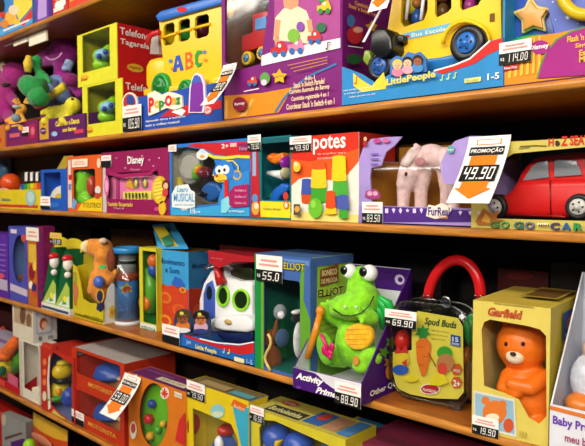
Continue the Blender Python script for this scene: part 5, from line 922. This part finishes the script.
blob('body',tf.root,[('e',L(522,345),(25*s,.05,27*s)),('e',L(529,398),(28*s,.055,38*s)),('c',[L(508,376,-.02),L(504,388,-.05),L(516,393,-.062)],[8*s,7.5*s,6.5*s]),('c',[L(544,378,-.02),L(530,388,-.055),L(512,384,-.066)],[9*s,7.5*s,6*s]),('e',L(512,424,-.03),(14*s,.04,11*s)),('e',L(540,428,-.03),(13*s,.04,14*s)),('e',L(510,323,0),(7*s,.02,7*s)),('e',L(538,325,0),(7*s,.02,7*s))],OT,.0035,8)
b=MB(); b.ell(L(515,357,-.042),(9*s,.014,7*s),PL('ead8b8')); mz=b.build('muzzle',tf.root)
b=MB(); b.ell(L(513,354,-.058),(3*s,.006,2*s),PL('3a1c10')); b.build('nose',mz)
for u in (506,523):
    b=MB(); b.ell(L(u,344,-.045),(1.8*s,.005,2.2*s),PL('140c08')); b.build('eye',tf.root)
# white doll tray
p=Prod('baby_toy_tray','white slanted display box with purple lettering at the right edge of fourth shelf','display box',549,640,400,'D',vb=453,vbr=478,D=.17); W,D=p.W,p.D; lip=p.L(550,404,0).z; p.H=lip; p.faces(); Fp=p.F
b=tray(p,M('dcdce4'),M('b8bcc8'),lip,.32); b.k=.001; b.X(Fp,'Baby Princesa',553,426,612,415,M('6a3aa8'),.03); b.P(Fp,[(549.5,405),(638,428),(638,432),(549.5,409)],M('d8742a')); b.X(Fp,'meu bebe',565,441,600,433,M('a03a6a'),.02); b.build('carton',p.root)
b=MB(); b.ell(p.L(582,404,.06),(.03,.03,.022),PL('d8782a')); b.ell(p.L(590,380,.08),(.035,.03,.05),FB('c8ccd8')); b.ell(p.L(600,350,.09),(.03,.03,.03),PL('e0b498')); b.build('baby_doll',p.root)
# ================================================================ row 4
filler(-30,16,300,'E',.26,'4a120e','dark red box stored at back of the fifth shelf, far left',None,.1)
p=Prod('toy_box','pale lilac box behind the red tray at far left of fifth shelf','toy box',-40,11,321,'E',.15,0,.09); b=carton(p,M('b4a8b8')); b.R(p.F,-10,338,10,334,M('8a6a9a')); b.O(p.F,3,328,2,2,M('b83a3a')); b.build('carton',p.root)
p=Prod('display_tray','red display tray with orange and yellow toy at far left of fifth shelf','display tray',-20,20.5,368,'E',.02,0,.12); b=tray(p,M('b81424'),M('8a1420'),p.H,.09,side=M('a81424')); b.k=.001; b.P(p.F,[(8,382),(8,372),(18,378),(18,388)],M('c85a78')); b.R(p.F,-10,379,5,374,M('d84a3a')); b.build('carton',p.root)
f=p.sub('plush_toy','orange, yellow and green soft toy sitting in the red tray','plush toy',(0,0,.004)); y=.06; L=lambda u,v,d=0:f.L(u,v,y+d); s=f.m(10,360,y)
blob('body',f.root,[('e',L(9,366),(7*s,.05,13*s)),('e',L(12,358),(6*s,.04,7*s))],FB('ccb81c'),.006)
b=MB(); b.tube([L(3,356,-.02),L(8,352,-.03),L(13,345,-.02),L(17,338,-.01)],[.035,.035,.03,.02],FB('dc6218')); b.ell(L(6,356,-.04),(5*s,.03,5*s),FB('dc6218')); b.build('orange_arm',f.root)
b=MB(); b.tube([L(18,343,.02),L(19,357,.02),L(17,370,.02)],[.02,.035,.03],FB('4f9a1e')); b.build('green_arm',f.root)
b=MB(); b.ell(L(2,371,-.06),(3*s,.02,5*s),FB('1a5a3a')); b.build('dark_patch',f.root)
# white frame box + photo box on top
p=Prod('white_frame_box','white open box with grey inside standing under the photo printed box','toy box',20,39.8,338,'E',.02,0,.08); Fp=p.F
b=winbox(p,M('dcd4c4'),M('c4bcb0'),[HR(Fp,24,388,38.4,347,.004,p.W,p.H)],pane=False); b.k=.001; b.P(Fp,[(30,402),(30,397),(40,402),(40,409)],M('e8dcc0')); b.R(p.F,20.6,398,23,341,M('c8bca8')); b.build('carton',p.root)
b=MB(); b.box((p.W*.4,.02,.004),(p.W*.85,.07,p.H*.18),M('e4d8bc')); b.build('inner_card',p.root); WB=p
p=Prod('photo_box','white box with brown photo print and round picture, on top of white box','toy box',13,33.5,301.5,WB.loc.z+WB.H+.001,.02,0,.2,ud=57); Fp=p.F
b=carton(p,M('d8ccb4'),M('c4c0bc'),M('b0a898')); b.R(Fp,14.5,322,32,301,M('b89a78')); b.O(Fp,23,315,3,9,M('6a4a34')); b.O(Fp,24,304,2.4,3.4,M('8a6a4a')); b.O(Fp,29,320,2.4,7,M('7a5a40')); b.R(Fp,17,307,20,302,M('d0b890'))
S_=p.S; b.pst(S_,loop_rr(.12,.2,.8,.88,.08,.1),M('9aa4ac')); b.pst(S_,loop_rr(.17,.27,.75,.81,.08,.1),M('c4c0c0')); b.pst(S_,[(.42+.17*math.cos(t*.3142),.5+.17*math.sin(t*.3142)) for t in range(20)],M('a84a24')); b.pst(S_,[(.47+.12*math.cos(t*.3142),.46+.12*math.sin(t*.3142)) for t in range(20)],M('d8a888')); b.Rst(S_,.2,.04,.34,.16,M('6a6a6a')); b.Rst(S_,.6,.05,.8,.14,M('8a8a86')); b.build('carton',p.root)
# bee figure box
p=Prod('bee_toy_box','toy box with red side strip and yellow bee figure in window','toy box',41.5,75,346,'E',.012,0,.16); Fp=p.F
b=winbox(p,M('b82a1c'),M('6a74a8'),[[Fp.st(*q) for q in ((51,405),(49,380),(50,360),(53,352),(74,366),(74,424),(60,414))]]); b.k=.001
b.P(Fp,[(52,416),(54,409),(60,415),(74,425),(74.5,431),(60,424)],M('c8c05a')); b.P(Fp,[(48.5,410),(47.5,380),(49,358),(50.5,354),(49.5,380),(51,408)],M('e0d8c8'))
for i,t in enumerate((362,372,382)): b.O(Fp,45,t,1.8,3.4,M('e87a3a'))
b.O(Fp,45,396,2,5,M('e0d0b0')); b.O(Fp,66,421,2,2,M('3a7a3a')); b.build('carton',p.root); y=.055; L=lambda u,v,d=0:p.L(u,v,y+d); s=p.m(62,385,y)
b=MB(); b.ell(L(62.5,371),(7.5*s,.045,8.5*s),PL('e0c018')); b.ell(L(63.5,362.5),(5*s,.03,3*s),PL('e8d03a')); hd=b.build('head',p.root)
b=MB(); b.ell(L(60,391),(9*s,.042,12*s),PL('d8c41e')); b.ell(L(59,397,-.01),(7.6*s,.05,4*s),PL('4a9a2a')); b.ell(L(59,392,-.045),(3*s,.012,3.4*s),PL('d8861e')); b.build('body',p.root)
b=MB(); b.lathe([(.001,-.01),(7.8*s,-.01),(8*s,0),(7.6*s,.01),(.001,.01)],L(62,379.5),PL('1a1a20')); b.build('collar',p.root)
b=MB(); b.ell(L(71,397,-.01),(7*s,.04,10*s),PL('1f42a8')); b.ell(L(53,385,.03),(4*s,.02,12*s),PL('2a2a5a')); b.build('blue_wing',p.root)
b=MB(); b.box((p.W*.05,.0,p.H),(p.W*.35,.02,p.H*1.06),M('c43a24')); b.build('top_flap',p.root)
# two red boxes
RB=M('bc3216')
def redbox():
    p=Prod('red_helmet_box','lower of two stacked orange red boxes with blue toy in window','toy box',72,124.5,384,'E',.02,0,.22); Fp=p.F; W,H,D=p.W,p.H,p.D
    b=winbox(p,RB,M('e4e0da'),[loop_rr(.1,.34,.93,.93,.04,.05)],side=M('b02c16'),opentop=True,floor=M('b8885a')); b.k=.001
    b.Xst(Fp,'MOTORISTA',.34,.13,.86,.24,M('d8a03a'),.02); b.Xst(p.S,'MOTORISTA',.15,.4,.8,.55,M('d86a3a'),.02); b.Rst(Fp,.02,.05,.1,.3,M('a82a14')); b.build('carton',p.root)
    b=MB(); b.lathe([(W*.22,0),(W*.22,H*.06),(W*.19,H*.22),(W*.1,H*.33),(.001,H*.36)],(W*.48,.085,H*.36),PL('2a4c9a')); b.ell((W*.4,.06,H*.5),(W*.05,.02,H*.06),PL('e8ecf0')); b.build('blue_helmet_toy',p.root)  # the white ellipsoid stands in for a highlight on the helmet
    b=MB(); b.raw([(.003,.003,H-.001),(W-.003,.003,H-.001),(W-.003,D-.003,H-.001),(.003,D-.003,H-.001)],[(0,1,2,3)],film('e8e4e4','top_film',.05)); b.build('clear_top',p.root)
    b=MB(); b.box((W*.3,.05,.004),(W*.85,.13,H*.36),M('b87a4a')); b.ell((W*.72,.06,H*.42),(W*.1,.02,H*.05),PL('c8a47a')); b.build('inner_card',p.root)
    return p
r1=redbox(); r1.root['group']='stacked red boxes'
du=Prod('tmp','x','x',72,118,341,r1.loc.z+r1.H,.02); bpy.data.objects.remove(du.root)
dup(r1.root,(du.loc.x,.02,r1.loc.z+r1.H+.001),'upper of two stacked orange red boxes with blue toy in window')
tag(r1.F,73,421,85,414,'','white and black price tag on the lower red box of the stack',.45,.004)
# orange sorter box
p=Prod('sorter_box','orange toy box with oval window showing green board of coloured balls','toy box',129,186.5,372,'E',.012,0,.16,ud=210); Fp=p.F
b=winbox(p,M('d4741a'),M('c07a2a'),[[Fp.st(*q) for q in oval(153.5,415,14.5,32,30)]],side=M('dcc01e'),top=M('6a2a62')); b.k=.001; SR=M('d83a1e')
b.O(Fp,165,393,4.4,6,M('e8dcd4')); b.P(Fp,[(164.2,398),(164.2,388),(165.8,388),(165.8,398)],SR); b.P(Fp,[(161.5,394),(161.5,392),(168.5,393),(168.5,395)],SR); b.ln(Fp,[(162.5,389.5),(167.5,397)],1,SR); b.ln(Fp,[(167.5,390.5),(162.5,396)],1,SR)
b.R(Fp,175,396,182.5,391,M('e8e0c8')); b.X(Fp,'Bola Som',175.6,395,182,392.5,M('6a5a2a'),0); b.O(Fp,134,430,3.4,9,M('e8d8c8')); b.O(Fp,134,428,2.4,5,M('b84a3a')); b.P(Fp,[(131,376),(138,374),(138,378),(131,380)],M('e8dccc'))
b.P(Fp,[(176,440),(180,420),(186,412),(186,446)],M('c82a2a')); b.pst(p.S,[(.28+.27*math.cos(t*.3142),.62+.12*math.sin(t*.3142)) for t in range(20)],M('b82a24')); b.pst(p.S,[(.3+.22*math.cos(t*.3142),.25+.1*math.sin(t*.3142)) for t in range(20)],M('b82a24')); b.Rst(p.T,.45,.12,.92,.42,M('d8ccb0')); b.Xst(p.T,'som e cor',.5,.2,.86,.34,M('5a4a3a'),0); b.Rst(p.T,.1,.5,.6,.6,M('8a4a82')); b.build('carton',p.root); y=.03; L=lambda u,v,d=0:p.L(u,v,y+d); s=p.m(153,412,y)
b=MB(); b.prism([L(u,v) for u,v in oval(154,416,13,32,26)],(0,.03,0),PL('5fb41e'),.008); bd=b.build('green_board',p.root)
for nm,u,v,r,c in (('ball',152,404,4.4,'1f3a9a'),('ball',149,419,5.4,'b81a22'),('ball',158,430,4,'4aa02a'),('ball',163,424,3.4,'d8b02a'),('ball',150,436,4.4,'d8a01e')):
    b=MB(); b.ell(L(u,v,-.012),r*s,PL(c)); b.build(nm,bd)
SO=p
promo(SO.F,126,372,.10,.118,.10,'59.00','curled flyer with orange arrow hanging in front of the red boxes',off=.004)
# yellow box with blue toy
p=Prod('toy_box','yellow toy box with blue triangle and blue ball toy, bottom row centre','toy box',187.5,249,381,'E',.02,0,.16,ud=268); Fp=p.F; YW=M('dcc01a')
b=winbox(p,YW,M('b09a24'),[[Fp.st(*q) for q in ((194,470),(192.5,408),(231,424),(238,440),(240,490))]],side=M('2a7aa8'),top=M('7a6640')); b.k=.001
b.P(Fp,[(232,402),(248.6,408),(248.6,480),(240,440)],M('38a4c0')); b.P(Fp,[(231,405),(234,399),(247,405),(244,412)],M('d8641e')); b.X(Fp,'Bebe',234.5,407,245,404,M('f0d8a0'),.0); b.O(Fp,218,411,7,7,M('8ac4c8')); b.O(Fp,218,414,6,3,M('c8d8b8'))
b.pst(p.S,[(0,1),(1,1),(.6,.7),(.2,.85)],M('d8b81e')); b.Rst(p.T,.15,.15,.6,.6,M('a89060')); b.Rst(p.T,.66,.1,.98,.5,M('5a9aa0')); b.build('carton',p.root); y=.06; L=lambda u,v,d=0:p.L(u,v,y+d); s=p.m(225,435,y)
b=MB(); b.ell(L(226,450),(15*s,.05,16*s),PL('3a5aa8')); bb=b.build('blue_ball',p.root)
b=MB(); b.ell(L(226,430),(8*s,.03,6*s),PL('b8241e')); b.build('red_cap',bb)
b=MB(); b.ell(L(219,444,-.05),(5.4*s,.012,8*s),PL('e6e6ea')); b.build('white_patch',bb)
tag(p.F,188,396,206,385,'79.50','white and black price tag at top left of yellow box in bottom row',.46,.004)
# yellow framed box with blue rounded toys
p=Prod('toy_box','yellow edged toy box with blue rounded toy and star, bottom row','toy box',249.5,345,407,'E',.03,0,.13); Fp=p.F; YL=M('cfc02e')
b=winbox(p,YL,M('b0a830'),[[Fp.st(*q) for q in ((262,500),(259,428),(264,420),(275,421),(330,446),(336,500))]],top=M('c4b850')); b.k=.001; T_=p.T
b.Rst(T_,.12,.12,.5,.5,M('3a3a34')); b.Xst(T_,'Borboletinha',.14,.2,.48,.42,M('d8d08a'),.03); b.pst(T_,[(.2+.09*math.cos(t*.3142),.76+.14*math.sin(t*.3142)) for t in range(20)],M('b84a34')); b.Xst(T_,'little tikes',.13,.7,.27,.82,WHT,.0)
b.Rst(T_,.53,.15,.7,.85,M('3a6ab0')); b.Rst(T_,.72,.15,.86,.85,M('b88a6a')); b.pst(T_,[(.62+.05*math.cos(t*.3142),.6+.2*math.sin(t*.3142)) for t in range(20)],M('c84a3a')); b.Rst(T_,.88,.1,.99,.9,M('4a86c0')); b.build('carton',p.root); y=.05; L=lambda u,v,d=0:p.L(u,v,y+d); s=p.m(280,435,y)
for u,v,r in ((277,437,14),(299,446,15)):
    b=MB(); b.ell(L(u,v),(r*s,.045,r*s),PL('2f56b4')); b.build('blue_dome',p.root)
b=MB(); b.prism([L(u,v,-.035) for u,v in star((271,446),10,.55,5,100)],(0,.02,0),PL('dcbc1e'),.004); b.build('yellow_star',p.root)
tag(p.F,250.3,419,265,408.5,'16.50','white and black price tag at left corner of the yellow edged box',.48,.004)
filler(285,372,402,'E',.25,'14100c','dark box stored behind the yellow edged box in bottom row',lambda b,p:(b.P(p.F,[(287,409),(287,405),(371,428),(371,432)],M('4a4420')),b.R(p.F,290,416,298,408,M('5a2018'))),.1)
p=Prod('toy_box','blue and yellow lidded box beside the yellow edged box in bottom row','toy box',322,353,432,'E',.12,0,.16); b=carton(p,M('2a7ab0'),top=M('3a8ab8')); b.Rst(p.T,0,0,.12,1,M('c8b42a')); b.build('carton',p.root)
p=Prod('toy_box','dusky pink flat topped box under the frog at bottom centre','toy box',354,470,440,'E',.10,0,.2); b=carton(p,M('8a2a4a'),top=M('a03a5a')); b.Rst(p.T,.1,.2,.5,.4,M('8a3a52')); b.build('carton',p.root)
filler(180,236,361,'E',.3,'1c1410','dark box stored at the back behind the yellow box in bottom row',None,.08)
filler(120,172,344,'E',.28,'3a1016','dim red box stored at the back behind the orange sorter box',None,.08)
# ================================================================ row 5
p=Prod('toy_box','red box under the fifth shelf at bottom left corner','toy box',-30,19,396,'F',.06,0,.1); b=carton(p,M('a81c16')); b.R(p.F,-5,415,15,408,M('c83a24')); b.build('carton',p.root)
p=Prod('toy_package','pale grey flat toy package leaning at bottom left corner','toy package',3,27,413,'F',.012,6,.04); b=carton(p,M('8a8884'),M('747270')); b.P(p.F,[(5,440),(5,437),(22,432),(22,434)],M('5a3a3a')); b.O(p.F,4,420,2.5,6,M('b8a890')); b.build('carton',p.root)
f=Prod('snack_bag','crinkled orange red foil bag with yellow top at bottom left','foil bag',24,58,415,'F',.03,0,.1); W,H,D=f.W,f.H,f.D
b=MB(); random.seed(3); bm=bmesh.new(); bmesh.ops.create_grid(bm,x_segments=14,y_segments=22,size=.5)
fv=[]
for sgn in (-1,1):
    for j in range(23):
        for i in range(15):
            a=i/14; t=j/22; bul=max(0,math.sin(3.1415*a))**.6*max(0,math.sin(3.1415*min(1,t*1.02)))**.5; fv.append((W*a,D*.5+sgn*(D*.46*bul+.002)+random.uniform(-.003,.003)*bul,max(.001,H*t+random.uniform(-.002,.002))))
bm.free(); N=15*23; top=[];rest=[]
for k in (0,1):
    for j in range(22):
        for i in range(14): (top if j>18 else rest).append((k*N+j*15+i,k*N+j*15+i+1,k*N+j*15+i+16,k*N+j*15+i+15))
b.raw(fv,rest,M('b8441c',.22,'plastic'),True); b.raw(fv,top,M('c89a2a',.22,'plastic'),True); b.build('foil',f.root)
b=MB(); b.ell((W*.55,D*.02,H*.8),(W*.3,.006,.02),M('c87a5a',.25,'plastic')); b.build('label_print',f.root)
o=Prod('tmp','x','x',15,33,433,'F',.004); bpy.data.objects.remove(o.root)
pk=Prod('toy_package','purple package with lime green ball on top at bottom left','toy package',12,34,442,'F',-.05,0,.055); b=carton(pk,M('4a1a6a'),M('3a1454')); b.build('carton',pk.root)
b=MB(); s=pk.m(24,440,.03); b.ell((pk.W*.55,.028,pk.H+.008),(6*s,.026,7*s),PL('8fc81e')); b.build('lime_ball',pk.root)
